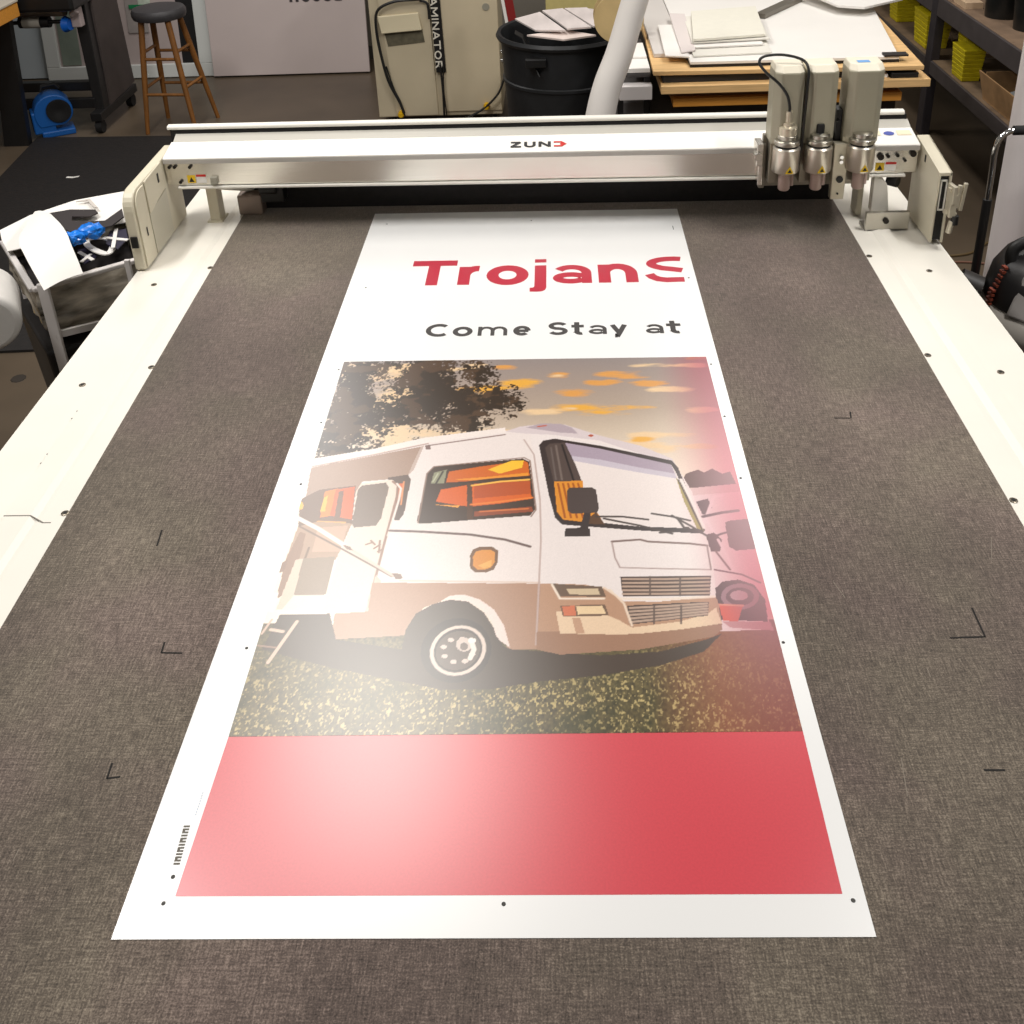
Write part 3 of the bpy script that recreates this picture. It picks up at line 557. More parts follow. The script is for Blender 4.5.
 ('L',(150,112,92),0.004,[[-0.23,0.6649],[-0.2236,0.67]]),
 ('L',(150,112,92),0.004,[[-0.2306,0.6932],[-0.2279,0.6624]]),
 ('P',(214,190,172),[[-0.2305,0.5209],[-0.2252,0.6081],[-0.2144,0.5937],[-0.2185,0.5186]]),
 ('L',(250,232,220),0.007,[[-0.2229,0.5476],[-0.2008,0.5339],[-0.2029,0.525],[-0.2158,0.523]]),
 ('P',(246,232,224),[[-0.4011,0.9155],[-0.399,0.9348],[-0.2802,0.965],[-0.1821,0.9998],[-0.0188,1.0304],[-0.0161,1.013],[-0.17,0.9825],[-0.268,0.9515],[-0.3971,0.9059]]),
 ('L',(190,160,150),0.004,[[-0.3978,0.9091],[-0.2676,0.9482],[-0.1738,0.9793]]),
 ('L',(150,125,118),0.004,[[-0.1731,0.9725],[-0.0888,0.9908],[-0.0179,1.0061]]),
 ('P',(130,104,96),[[-0.1792,0.9727],[-0.1693,0.9758],[-0.1656,0.9591],[-0.1757,0.9593]]),
 ('L',(120,92,78),0.004,[[-0.384,0.7327],[-0.2895,0.6683],[-0.1968,0.603]]),
 ('L',(250,230,218),0.009,[[-0.395,0.7576],[-0.3495,0.7268],[-0.2918,0.6811]]),
 ('L',(226,196,180),0.006,[[-0.2918,0.6811],[-0.2405,0.64],[-0.1954,0.6054]]),
 ('P',(130,100,84),[[-0.2976,0.6838],[-0.2823,0.6784],[-0.2752,0.6681],[-0.2864,0.6708]]),
 ('P',(130,100,84),[[-0.1977,0.6102],[-0.1821,0.61],[-0.1772,0.598],[-0.1889,0.5958]]),
 ('P',(70,50,38),[[-0.1698,0.7458],[-0.1657,0.8824],[-0.1594,0.8978],[-0.1501,0.9039],[0.0208,0.9257],[0.0329,0.9159],[0.0441,0.8125],[0.0465,0.7726],[0.0375,0.7562],[-0.1542,0.7373],[-0.1652,0.7375]]),
 ('P',(214,104,22),[[-0.1259,0.8541],[-0.123,0.8877],[-0.0631,0.9021],[0.0229,0.9193],[0.031,0.9128],[0.0357,0.8661],[-0.0606,0.8589]]),
 ('P',(252,196,50),[[-0.0469,0.8924],[-0.0008,0.9198],[0.0229,0.9193],[0.0195,0.8973],[-0.0229,0.8795]]),
 ('P',(240,150,40),[[-0.1151,0.863],[-0.0419,0.8707],[0.0315,0.8815],[0.0337,0.8692],[-0.0606,0.8589]]),
 ('P',(224,102,30),[[-0.1399,0.7985],[-0.1337,0.8334],[-0.0791,0.8472],[0.032,0.8571],[0.0405,0.8039],[-0.0191,0.7907],[-0.0748,0.7831],[-0.0937,0.7863]]),
 ('P',(250,170,60),[[-0.1428,0.79],[-0.0937,0.7863],[-0.097,0.7807]]),
 ('P',(90,58,36),[[-0.0855,0.8564],[-0.0759,0.8562],[-0.0668,0.7469],[-0.0778,0.747]]),
 ('P',(190,84,32),[[-0.0716,0.8501],[0.0358,0.857],[0.0383,0.8184],[-0.0688,0.8059]]),
 ('L',(252,190,80),0.005,[[-0.0751,0.8442],[-0.0218,0.8551],[0.0338,0.8601]]),
 ('L',(70,46,34),0.006,[[-0.1215,0.848],[-0.0414,0.8616],[0.0356,0.8692]]),
 ('L',(240,130,50),0.005,[[-0.0733,0.7888],[-0.0194,0.7964],[0.0404,0.8068]]),
 ('P',(150,72,40),[[-0.0664,0.7689],[0.0408,0.7812],[0.0428,0.7671],[-0.0655,0.7551]]),
 ('L',(220,120,60),0.004,[[-0.0552,0.7688],[0.0335,0.7757]]),
 ('P',(150,148,120),[[-0.1547,0.8517],[-0.1522,0.8852],[-0.1275,0.894],[-0.1295,0.8512]]),
 ('L',(60,50,40),0.004,[[-0.145,0.8515],[-0.1348,0.888]]),
 ('L',(190,190,160),0.003,[[-0.1514,0.8576],[-0.1441,0.882]]),
 ('L',(150,120,106),0.003,[[-0.1674,0.7403],[-0.1657,0.8824],[-0.1541,0.904],[0.0227,0.9289],[0.0348,0.919],[0.0483,0.7726],[0.0394,0.7534]]),
 ('L',(110,86,80),0.006,[[-0.2161,0.7194],[-0.161,0.7159],[-0.0696,0.7067],[-0.0061,0.6927],[0.0388,0.6741]]),
 ('P',(118,78,44),[[-0.0659,0.6527],[-0.0617,0.6678],[-0.0497,0.6753],[-0.0284,0.675],[-0.0173,0.6647],[-0.0161,0.6372],[-0.0222,0.6178],[-0.0356,0.6107],[-0.0545,0.611],[-0.0639,0.6231]]),
 ('P',(226,146,52),[[-0.0605,0.6502],[-0.056,0.6626],[-0.044,0.6675],[-0.0298,0.6674],[-0.0224,0.6597],[-0.0213,0.6373],[-0.0276,0.6227],[-0.0377,0.618],[-0.0515,0.6181],[-0.0591,0.6279]]),
 ('P',(240,176,84),[[-0.0504,0.6278],[-0.0268,0.6423],[-0.0277,0.6251],[-0.0396,0.6204]]),
 ('P',(180,138,112),[[-0.2292,0.5891],[0.0589,0.5837],[0.0592,0.5471],[0.0537,0.441],[0.0082,0.4413],[-0.0066,0.4931],[-0.0312,0.5301],[-0.0655,0.5483],[-0.1021,0.5464],[-0.1339,0.5311],[-0.1502,0.5006],[-0.1597,0.4711],[-0.2778,0.4636],[-0.28,0.5191],[-0.2258,0.523]]),
 ('L',(226,200,184),0.004,[[-0.1817,0.5933],[-0.0617,0.5897],[0.0572,0.586]]),
 ('P',(74,58,46),[[-0.1593,0.4424],[-0.158,0.4837],[-0.1457,0.5179],[-0.1213,0.5376],[-0.0923,0.5486],[-0.0619,0.5438],[-0.0339,0.5192],[-0.0142,0.4826],[-0.0,0.4494],[0.0145,0.4413],[0.1515,0.4285],[0.2448,0.4358],[0.3189,0.4595],[0.3456,0.4716],[0.3126,0.4354],[0.2423,0.4085],[0.1499,0.3898],[0.0589,0.379],[-0.0162,0.3644],[-0.0918,0.3647],[-0.2672,0.4073],[-0.3831,0.4438],[-0.3713,0.5177],[-0.2883,0.5192],[-0.2681,0.4635]]),
 ('P',(244,220,210),[[-0.1086,0.5442],[-0.093,0.5576],[-0.0697,0.5597],[-0.0422,0.5481],[-0.0178,0.5256],[-0.0,0.4909],[0.0112,0.4453],[-0.0052,0.4597],[-0.012,0.47],[-0.0198,0.4996],[-0.0376,0.5258],[-0.0619,0.5438],[-0.0889,0.5485]]),
 ('P',(54,42,36),[[-0.0216,0.4645],[-0.0181,0.4478],[-0.0184,0.4307],[-0.0224,0.4146],[-0.0298,0.4005],[-0.0399,0.3891],[-0.0522,0.3812],[-0.0658,0.3772],[-0.0799,0.3773],[-0.0937,0.3816],[-0.1062,0.3897],[-0.1166,0.4013],[-0.1244,0.4157],[-0.1288,0.4319],[-0.1295,0.449],[-0.1263,0.4658],[-0.1195,0.481],[-0.1093,0.4936],[-0.0964,0.5025],[-0.0819,0.507],[-0.0668,0.5068],[-0.0522,0.5019],[-0.0392,0.4927],[-0.0288,0.4799]]),
 ('L',(226,204,190),0.006,[[-0.0332,0.4628],[-0.0299,0.4509],[-0.0293,0.4385],[-0.0316,0.4263],[-0.0364,0.4151],[-0.0435,0.4058],[-0.0522,0.3987],[-0.0622,0.3945],[-0.0727,0.3933],[-0.083,0.3951],[-0.0925,0.4],[-0.1007,0.4075],[-0.1068,0.4173],[-0.1106,0.4288],[-0.1117,0.4411],[-0.1099,0.4536],[-0.1054,0.4652],[-0.0985,0.4752],[-0.0895,0.4828],[-0.0791,0.4875],[-0.0681,0.4888],[-0.0572,0.4867],[-0.0474,0.4814],[-0.0392,0.4732],[-0.0332,0.4628]]),
 ('P',(96,80,70),[[-0.0388,0.4593],[-0.036,0.4495],[-0.0356,0.4392],[-0.0376,0.429],[-0.0418,0.4196],[-0.0478,0.4117],[-0.0553,0.4057],[-0.0638,0.4021],[-0.0727,0.4009],[-0.0815,0.4023],[-0.0896,0.4063],[-0.0964,0.4125],[-0.1015,0.4206],[-0.1045,0.4301],[-0.1053,0.4404],[-0.1037,0.4507],[-0.0998,0.4604],[-0.0938,0.4688],[-0.0861,0.4752],[-0.0773,0.4792],[-0.068,0.4804],[-0.0589,0.4788],[-0.0506,0.4745],[-0.0437,0.4679]]),
 ('P',(222,200,188),[[-0.0424,0.4325],[-0.0425,0.4314],[-0.0429,0.4303],[-0.0436,0.4294],[-0.0446,0.4288],[-0.0458,0.4283],[-0.0471,0.4282],[-0.0484,0.4283],[-0.0496,0.4288],[-0.0507,0.4295],[-0.0516,0.4304],[-0.0521,0.4315],[-0.0524,0.4326],[-0.0523,0.4337],[-0.0519,0.4348],[-0.0511,0.4357],[-0.0501,0.4364],[-0.049,0.4368],[-0.0477,0.437],[-0.0464,0.4368],[-0.0451,0.4363],[-0.044,0.4356],[-0.0432,0.4347],[-0.0426,0.4337]]),
 ('P',(222,200,188),[[-0.0529,0.4186],[-0.053,0.4175],[-0.0534,0.4165],[-0.0541,0.4156],[-0.0551,0.4149],[-0.0563,0.4145],[-0.0576,0.4143],[-0.0589,0.4145],[-0.0601,0.4149],[-0.0612,0.4156],[-0.062,0.4165],[-0.0626,0.4175],[-0.0629,0.4187],[-0.0628,0.4198],[-0.0623,0.4208],[-0.0616,0.4217],[-0.0606,0.4224],[-0.0595,0.4228],[-0.0582,0.423],[-0.0569,0.4228],[-0.0556,0.4224],[-0.0546,0.4217],[-0.0537,0.4208],[-0.0531,0.4197]]),
 ('P',(222,200,188),[[-0.0706,0.417],[-0.0706,0.4159],[-0.071,0.4149],[-0.0718,0.414],[-0.0727,0.4133],[-0.0739,0.4129],[-0.0752,0.4128],[-0.0765,0.4129],[-0.0777,0.4133],[-0.0788,0.414],[-0.0797,0.4149],[-0.0803,0.416],[-0.0805,0.4171],[-0.0804,0.4182],[-0.08,0.4192],[-0.0793,0.4201],[-0.0783,0.4208],[-0.0772,0.4212],[-0.0759,0.4214],[-0.0746,0.4212],[-0.0733,0.4208],[-0.0723,0.4201],[-0.0714,0.4192],[-0.0708,0.4181]]),
 ('P',(222,200,188),[[-0.0853,0.4287],[-0.0854,0.4275],[-0.0858,0.4265],[-0.0865,0.4256],[-0.0875,0.4249],[-0.0887,0.4245],[-0.09,0.4243],[-0.0913,0.4245],[-0.0925,0.4249],[-0.0936,0.4256],[-0.0945,0.4265],[-0.0951,0.4276],[-0.0954,0.4287],[-0.0953,0.4299],[-0.0949,0.4309],[-0.0942,0.4318],[-0.0932,0.4325],[-0.092,0.4329],[-0.0907,0.4331],[-0.0894,0.4329],[-0.0882,0.4325],[-0.0871,0.4318],[-0.0862,0.4309],[-0.0856,0.4298]]),
 ('P',(222,200,188),[[-0.0886,0.447],[-0.0887,0.4459],[-0.0891,0.4448],[-0.0898,0.4439],[-0.0908,0.4432],[-0.092,0.4428],[-0.0933,0.4426],[-0.0946,0.4428],[-0.0959,0.4432],[-0.097,0.4439],[-0.0979,0.4449],[-0.0985,0.4459],[-0.0988,0.4471],[-0.0987,0.4483],[-0.0983,0.4493],[-0.0976,0.4503],[-0.0966,0.451],[-0.0954,0.4514],[-0.0941,0.4515],[-0.0928,0.4514],[-0.0915,0.4509],[-0.0904,0.4502],[-0.0895,0.4493],[-0.0889,0.4482]]),
 ('P',(222,200,188),[[-0.0782,0.4614],[-0.0783,0.4602],[-0.0787,0.4592],[-0.0794,0.4582],[-0.0804,0.4575],[-0.0816,0.4571],[-0.0829,0.4569],[-0.0843,0.4571],[-0.0855,0.4576],[-0.0867,0.4583],[-0.0876,0.4592],[-0.0882,0.4603],[-0.0884,0.4615],[-0.0884,0.4627],[-0.0879,0.4637],[-0.0872,0.4647],[-0.0862,0.4654],[-0.085,0.4658],[-0.0837,0.466],[-0.0824,0.4658],[-0.0811,0.4654],[-0.08,0.4646],[-0.0791,0.4637],[-0.0785,0.4626]]),
 ('P',(222,200,188),[[-0.0601,0.4631],[-0.0602,0.4619],[-0.0606,0.4608],[-0.0614,0.4599],[-0.0624,0.4592],[-0.0636,0.4587],[-0.0649,0.4586],[-0.0662,0.4588],[-0.0675,0.4592],[-0.0686,0.4599],[-0.0695,0.4609],[-0.0701,0.462],[-0.0703,0.4632],[-0.0703,0.4643],[-0.0698,0.4654],[-0.0691,0.4664],[-0.0681,0.4671],[-0.0669,0.4675],[-0.0656,0.4677],[-0.0642,0.4675],[-0.063,0.467],[-0.0618,0.4663],[-0.061,0.4654],[-0.0604,0.4643]]),
 ('P',(222,200,188),[[-0.0452,0.451],[-0.0453,0.4499],[-0.0458,0.4488],[-0.0465,0.4479],[-0.0475,0.4472],[-0.0487,0.4467],[-0.05,0.4466],[-0.0513,0.4467],[-0.0526,0.4472],[-0.0537,0.4479],[-0.0545,0.4488],[-0.0551,0.4499],[-0.0554,0.4511],[-0.0553,0.4522],[-0.0549,0.4533],[-0.0541,0.4542],[-0.0531,0.455],[-0.0519,0.4554],[-0.0506,0.4555],[-0.0493,0.4554],[-0.048,0.4549],[-0.0469,0.4542],[-0.0461,0.4533],[-0.0455,0.4522]]),
 ('P',(210,190,178),[[-0.0492,0.4518],[-0.0493,0.4481],[-0.0504,0.4447],[-0.0522,0.4418],[-0.0547,0.4396],[-0.0576,0.4382],[-0.0608,0.4377],[-0.0641,0.4382],[-0.0673,0.4397],[-0.07,0.4419],[-0.0723,0.4448],[-0.0738,0.4483],[-0.0745,0.452],[-0.0744,0.4557],[-0.0734,0.4591],[-0.0716,0.4621],[-0.0691,0.4644],[-0.0662,0.4658],[-0.0629,0.4663],[-0.0596,0.4657],[-0.0564,0.4643],[-0.0536,0.462],[-0.0513,0.459],[-0.0498,0.4555]]),
 ('P',(110,92,82),[[-0.0552,0.4478],[-0.0553,0.4457],[-0.0558,0.4437],[-0.0567,0.4421],[-0.0579,0.4408],[-0.0594,0.44],[-0.061,0.4397],[-0.0626,0.44],[-0.0642,0.4408],[-0.0656,0.4421],[-0.0667,0.4438],[-0.0675,0.4458],[-0.0679,0.4479],[-0.0678,0.45],[-0.0673,0.4519],[-0.0665,0.4536],[-0.0652,0.4549],[-0.0638,0.4557],[-0.0621,0.456],[-0.0605,0.4557],[-0.0589,0.4548],[-0.0575,0.4535],[-0.0564,0.4518],[-0.0556,0.4499]]),
 ('L',(240,224,212),0.008,[[-0.0514,0.462],[-0.0453,0.4417],[-0.0504,0.4237]]),
 ('P',(246,236,226),[[-0.0433,0.4599],[-0.0435,0.4586],[-0.044,0.4573],[-0.045,0.4562],[-0.0462,0.4553],[-0.0477,0.4548],[-0.0493,0.4547],[-0.051,0.4548],[-0.0526,0.4554],[-0.0539,0.4562],[-0.055,0.4573],[-0.0558,0.4586],[-0.0561,0.46],[-0.056,0.4614],[-0.0554,0.4627],[-0.0545,0.4638],[-0.0532,0.4646],[-0.0517,0.4652],[-0.0501,0.4653],[-0.0484,0.4651],[-0.0468,0.4646],[-0.0454,0.4637],[-0.0444,0.4626],[-0.0436,0.4613]]),
 ('L',(222,190,168),0.006,[[-0.3396,0.5022],[-0.3671,0.4176]]),
 ('L',(210,176,154),0.004,[[-0.3821,0.5069],[-0.3913,0.477]]),
 ('L',(222,190,168),0.006,[[-0.3786,0.4853],[-0.3579,0.4809]]),
 ('L',(160,124,104),0.003,[[-0.3916,0.452],[-0.3615,0.4477]]),
 ('P',(246,232,220),[[-0.3981,0.5246],[-0.3983,0.5676],[-0.3846,0.5674],[-0.3824,0.5222]]),
 ('P',(240,227,222),[[0.0333,1.0083],[0.064,1.0214],[0.1757,0.9913],[0.254,0.9595],[0.3135,0.9194],[0.3403,0.8187],[0.3489,0.7136],[0.3536,0.6572],[0.3511,0.5898],[0.3458,0.5399],[0.1892,0.5414],[0.1775,0.5686],[0.1329,0.5806],[0.0589,0.5837],[0.0578,0.7449],[0.0489,0.8904]]),
 ('P',(222,206,206),[[-0.0183,1.0165],[0.0122,1.0331],[0.0639,1.0424],[0.1054,1.0378],[0.176,0.9981],[0.2543,0.9628],[0.3135,0.9194],[0.3189,0.8973],[0.1752,0.9812],[0.0743,1.0039],[0.0231,1.0086]]),
 ('P',(184,166,172),[[0.0247,1.0293],[0.0535,1.0427],[0.095,1.0416],[0.1196,1.027],[0.1315,1.006],[0.0948,1.0103]]),
 ('L',(200,90,60),0.004,[[0.0495,1.0322],[0.066,1.0353]]),
 ('P',(190,90,60),[[0.1628,0.9984],[0.1626,0.9973],[0.162,0.9964],[0.1612,0.9955],[0.1601,0.9949],[0.1589,0.9945],[0.1576,0.9944],[0.1563,0.9946],[0.1551,0.995],[0.154,0.9957],[0.1532,0.9966],[0.1528,0.9976],[0.1526,0.9986],[0.1528,0.9997],[0.1534,1.0007],[0.1542,1.0015],[0.1553,1.0021],[0.1565,1.0025],[0.1579,1.0026],[0.1592,1.0024],[0.1604,1.002],[0.1614,1.0013],[0.1622,1.0004],[0.1627,0.9994]]),
 ('L',(196,170,162),0.003,[[0.0214,0.9882],[0.0424,0.9381],[0.0555,0.8008],[0.0581,0.6918],[0.0555,0.5837],[0.052,0.4511]]),
 ('P',(58,44,42),[[0.0521,0.9674],[0.0601,0.9839],[0.0844,0.9901],[0.1745,0.9646],[0.3128,0.9131],[0.3221,0.891],[0.3504,0.711],[0.344,0.7032],[0.2351,0.7127],[0.0959,0.7308],[0.0833,0.7499],[0.0723,0.812]]),
 ('P',(240,226,220),[[0.1025,0.9762],[0.1741,0.9547],[0.3096,0.9006],[0.3166,0.8758],[0.344,0.7163],[0.2359,0.7233],[0.1647,0.7351],[0.1302,0.7995]]),
 ('P',(176,158,172),[[0.1025,0.9762],[0.1741,0.9547],[0.3096,0.9006],[0.3144,0.8728],[0.2489,0.8925],[0.1726,0.9193],[0.1119,0.9334]]),
 ('P',(206,194,204),[[0.1119,0.9334],[0.1726,0.9193],[0.2489,0.8925],[0.3144,0.8728],[0.3165,0.8576],[0.2477,0.8771],[0.1175,0.9173]]),
 ('P',(84,68,62),[[0.0642,0.9605],[0.0743,0.9735],[0.1045,0.9762],[0.125,0.9013],[0.1354,0.8521],[0.0819,0.8501]]),
 ('L',(120,104,96),0.004,[[0.0863,0.9666],[0.0972,0.8589]]),
 ('L',(40,30,28),0.004,[[0.0984,0.9697],[0.1201,0.8524]]),
 ('L',(110,96,90),0.003,[[0.0763,0.9602],[0.0857,0.8591]]),
 ('P',(228,146,44),[[0.0819,0.8531],[0.1374,0.8551],[0.138,0.8108],[0.1621,0.7596],[0.1718,0.7323],[0.1286,0.7383],[0.0978,0.7442],[0.0871,0.7664]]),
 ('L',(170,88,24),0.004,[[0.0895,0.847],[0.1016,0.7496]]),
 ('L',(170,88,24),0.004,[[0.099,0.8468],[0.1125,0.7495]]),
 ('L',(170,88,24),0.004,[[0.1086,0.8466],[0.1234,0.7493]]),
 ('L',(170,88,24),0.004,[[0.1181,0.8464],[0.1344,0.7491]]),
 ('L',(170,88,24),0.004,[[0.1276,0.8463],[0.1453,0.7489]]),
 ('P',(96,66,44),[[0.1339,0.7329],[0.1587,0.7652],[0.1735,0.7296]]),
 ('P',(170,152,80),[[0.315,0.8606],[0.3225,0.8425],[0.3348,0.7734],[0.3486,0.711],[0.3369,0.7164],[0.3222,0.7904]]),
 ('L',(70,60,40),0.003,[[0.3181,0.8545],[0.3465,0.7084]]),
 ('L',(246,236,228),0.006,[[0.3238,0.8544],[0.3345,0.8016],[0.3496,0.7189]]),
 ('P',(78,64,60),[[0.1063,0.826],[0.1122,0.8347],[0.1538,0.8339],[0.1611,0.8279],[0.1645,0.7735],[0.1604,0.7624],[0.1145,0.7604],[0.1073,0.7688]]),
 ('P',(62,50,48),[[0.1366,0.7628],[0.1494,0.7626],[0.1447,0.7327],[0.1401,0.701],[0.1241,0.7012],[0.1322,0.7383]]),
 ('P',(62,50,48),[[0.1012,0.72],[0.1282,0.7222],[0.1461,0.7193],[0.1454,0.6983],[0.1009,0.6989]]),
 ('L',(72,58,52),0.005,[[0.1581,0.7515],[0.2054,0.7507],[0.2518,0.7418]]),
 ('L',(72,58,52),0.005,[[0.1724,0.7458],[0.2361,0.7259],[0.2911,0.704]]),
 ('L',(72,58,52),0.005,[[0.2702,0.7069],[0.2952,0.7092]]),
 ('L',(72,58,52),0.005,[[0.2604,0.758],[0.2958,0.7492],[0.327,0.7379]]),
 ('L',(72,58,52),0.005,[[0.2961,0.752],[0.3254,0.7246],[0.3536,0.6953]]),
 ('L',(72,58,52),0.005,[[0.3046,0.7464],[0.3141,0.7194],[0.3212,0.7193]]),
 ('L',(130,106,98),0.005,[[0.1837,0.6848],[0.2333,0.6893],[0.247,0.6839],[0.3199,0.6778],[0.3488,0.6724]]),
 ('L',(180,156,150),0.003,[[0.1836,0.6823],[0.1867,0.6445],[0.1939,0.62],[0.2617,0.6168],[0.346,0.6134]]),
 ('L',(150,130,124),0.003,[[0.3488,0.6724],[0.3477,0.6134]]),
 ('P',(190,146,116),[[0.0741,0.5835],[0.1329,0.5806],[0.1643,0.571],[0.1804,0.5594],[0.1958,0.5413],[0.2546,0.5408],[0.3473,0.551],[0.3494,0.5311],[0.348,0.4882],[0.3299,0.4717],[0.215,0.4501],[0.0897,0.4408],[0.0537,0.441],[0.0589,0.5837]]),
 ('P',(164,122,96),[[0.0533,0.4779],[0.09,0.4776],[0.1851,0.4727],[0.217,0.4767],[0.3143,0.4969],[0.3486,0.4924],[0.3468,0.4798],[0.3322,0.4655],[0.2142,0.44],[0.0896,0.4308],[0.0521,0.441]]),
 ('P',(238,206,172),[[0.0838,0.5203],[0.1554,0.5175],[0.1837,0.5022],[0.2049,0.4851],[0.2825,0.4971],[0.3293,0.5138],[0.3439,0.5267],[0.3486,0.4924],[0.2806,0.4803],[0.2167,0.4725],[0.1818,0.4707],[0.09,0.4734]]),
 ('P',(200,156,126),[[0.1097,0.5071],[0.1226,0.507],[0.1297,0.4732],[0.1154,0.4733]]),
 ('P',(74,56,48),[[0.1926,0.5986],[0.3457,0.5992],[0.3378,0.5534],[0.1948,0.5525]]),
 ('L',(190,160,140),0.0045,[[0.1973,0.5925],[0.2686,0.5919],[0.3416,0.5932]]),
 ('L',(190,160,140),0.0045,[[0.1968,0.5838],[0.2678,0.5833],[0.3404,0.5846]]),
 ('L',(190,160,140),0.0045,[[0.1962,0.5753],[0.267,0.5747],[0.3393,0.5761]]),
 ('L',(190,160,140),0.0045,[[0.1957,0.5668],[0.2661,0.5663],[0.3381,0.5676]]),
 ('L',(190,160,140),0.0045,[[0.1952,0.5584],[0.2653,0.5579],[0.337,0.5592]]),
 ('L',(96,76,66),0.003,[[0.2432,0.598],[0.2395,0.5543]]),
 ('L',(96,76,66),0.003,[[0.2936,0.5975],[0.2888,0.5538]]),
 ('P',(74,56,48),[[0.2001,0.5324],[0.3344,0.54],[0.3287,0.5095],[0.2022,0.4914]]),
 ('L',(190,160,140),0.0045,[[0.2046,0.527],[0.2667,0.5306],[0.3306,0.536]]),
 ('L',(190,160,140),0.0045,[[0.2041,0.5193],[0.266,0.5239],[0.3299,0.5303]]),
 ('L',(190,160,140),0.0045,[[0.2036,0.5117],[0.2654,0.5173],[0.3291,0.5247]]),
 ('L',(190,160,140),0.0045,[[0.2031,0.5041],[0.2647,0.5107],[0.3284,0.519]]),
 ('L',(190,160,140),0.0045,[[0.2026,0.4966],[0.264,0.5042],[0.3276,0.5135]]),
 ('L',(96,76,66),0.003,[[0.2442,0.532],[0.2407,0.4932]]),
 ('L',(96,76,66),0.003,[[0.2881,0.5316],[0.2838,0.4929]]),
 ('L',(244,224,206),0.005,[[0.1896,0.5481],[0.2551,0.5452],[0.3441,0.551]]),
 ('L',(240,214,190),0.004,[[0.1644,0.5733],[0.1834,0.5549],[0.1955,0.5369],[0.2052,0.4893]]),
 ('P',(112,88,70),[[0.0758,0.5835],[0.1612,0.5756],[0.1668,0.5528],[0.0907,0.5535],[0.0841,0.5627]]),
 ('P',(214,190,156),[[0.1009,0.5717],[0.1543,0.5711],[0.1571,0.5574],[0.1073,0.5579]]),
 ('L',(246,226,206),0.004,[[0.0775,0.5812],[0.0906,0.549],[0.1633,0.5483]]),
 ('P',(120,92,72),[[0.0905,0.5334],[0.1643,0.535],[0.1696,0.5109],[0.0951,0.5094]]),
 ('P',(216,120,84),[[0.0937,0.5312],[0.1151,0.5332],[0.1162,0.5114],[0.0968,0.5115]]),
 ('P',(240,208,164),[[0.1167,0.531],[0.1593,0.5328],[0.165,0.5153],[0.1195,0.5135]]),
]
BG = [[1.3004, (150, 138, 134)], [1.1886, (168, 150, 138)], [1.0931, (184, 164, 146)], [1.0044, (214, 194, 172)], [0.8903, (240, 220, 200)]]
FADE = [0.2985, 0.3936]
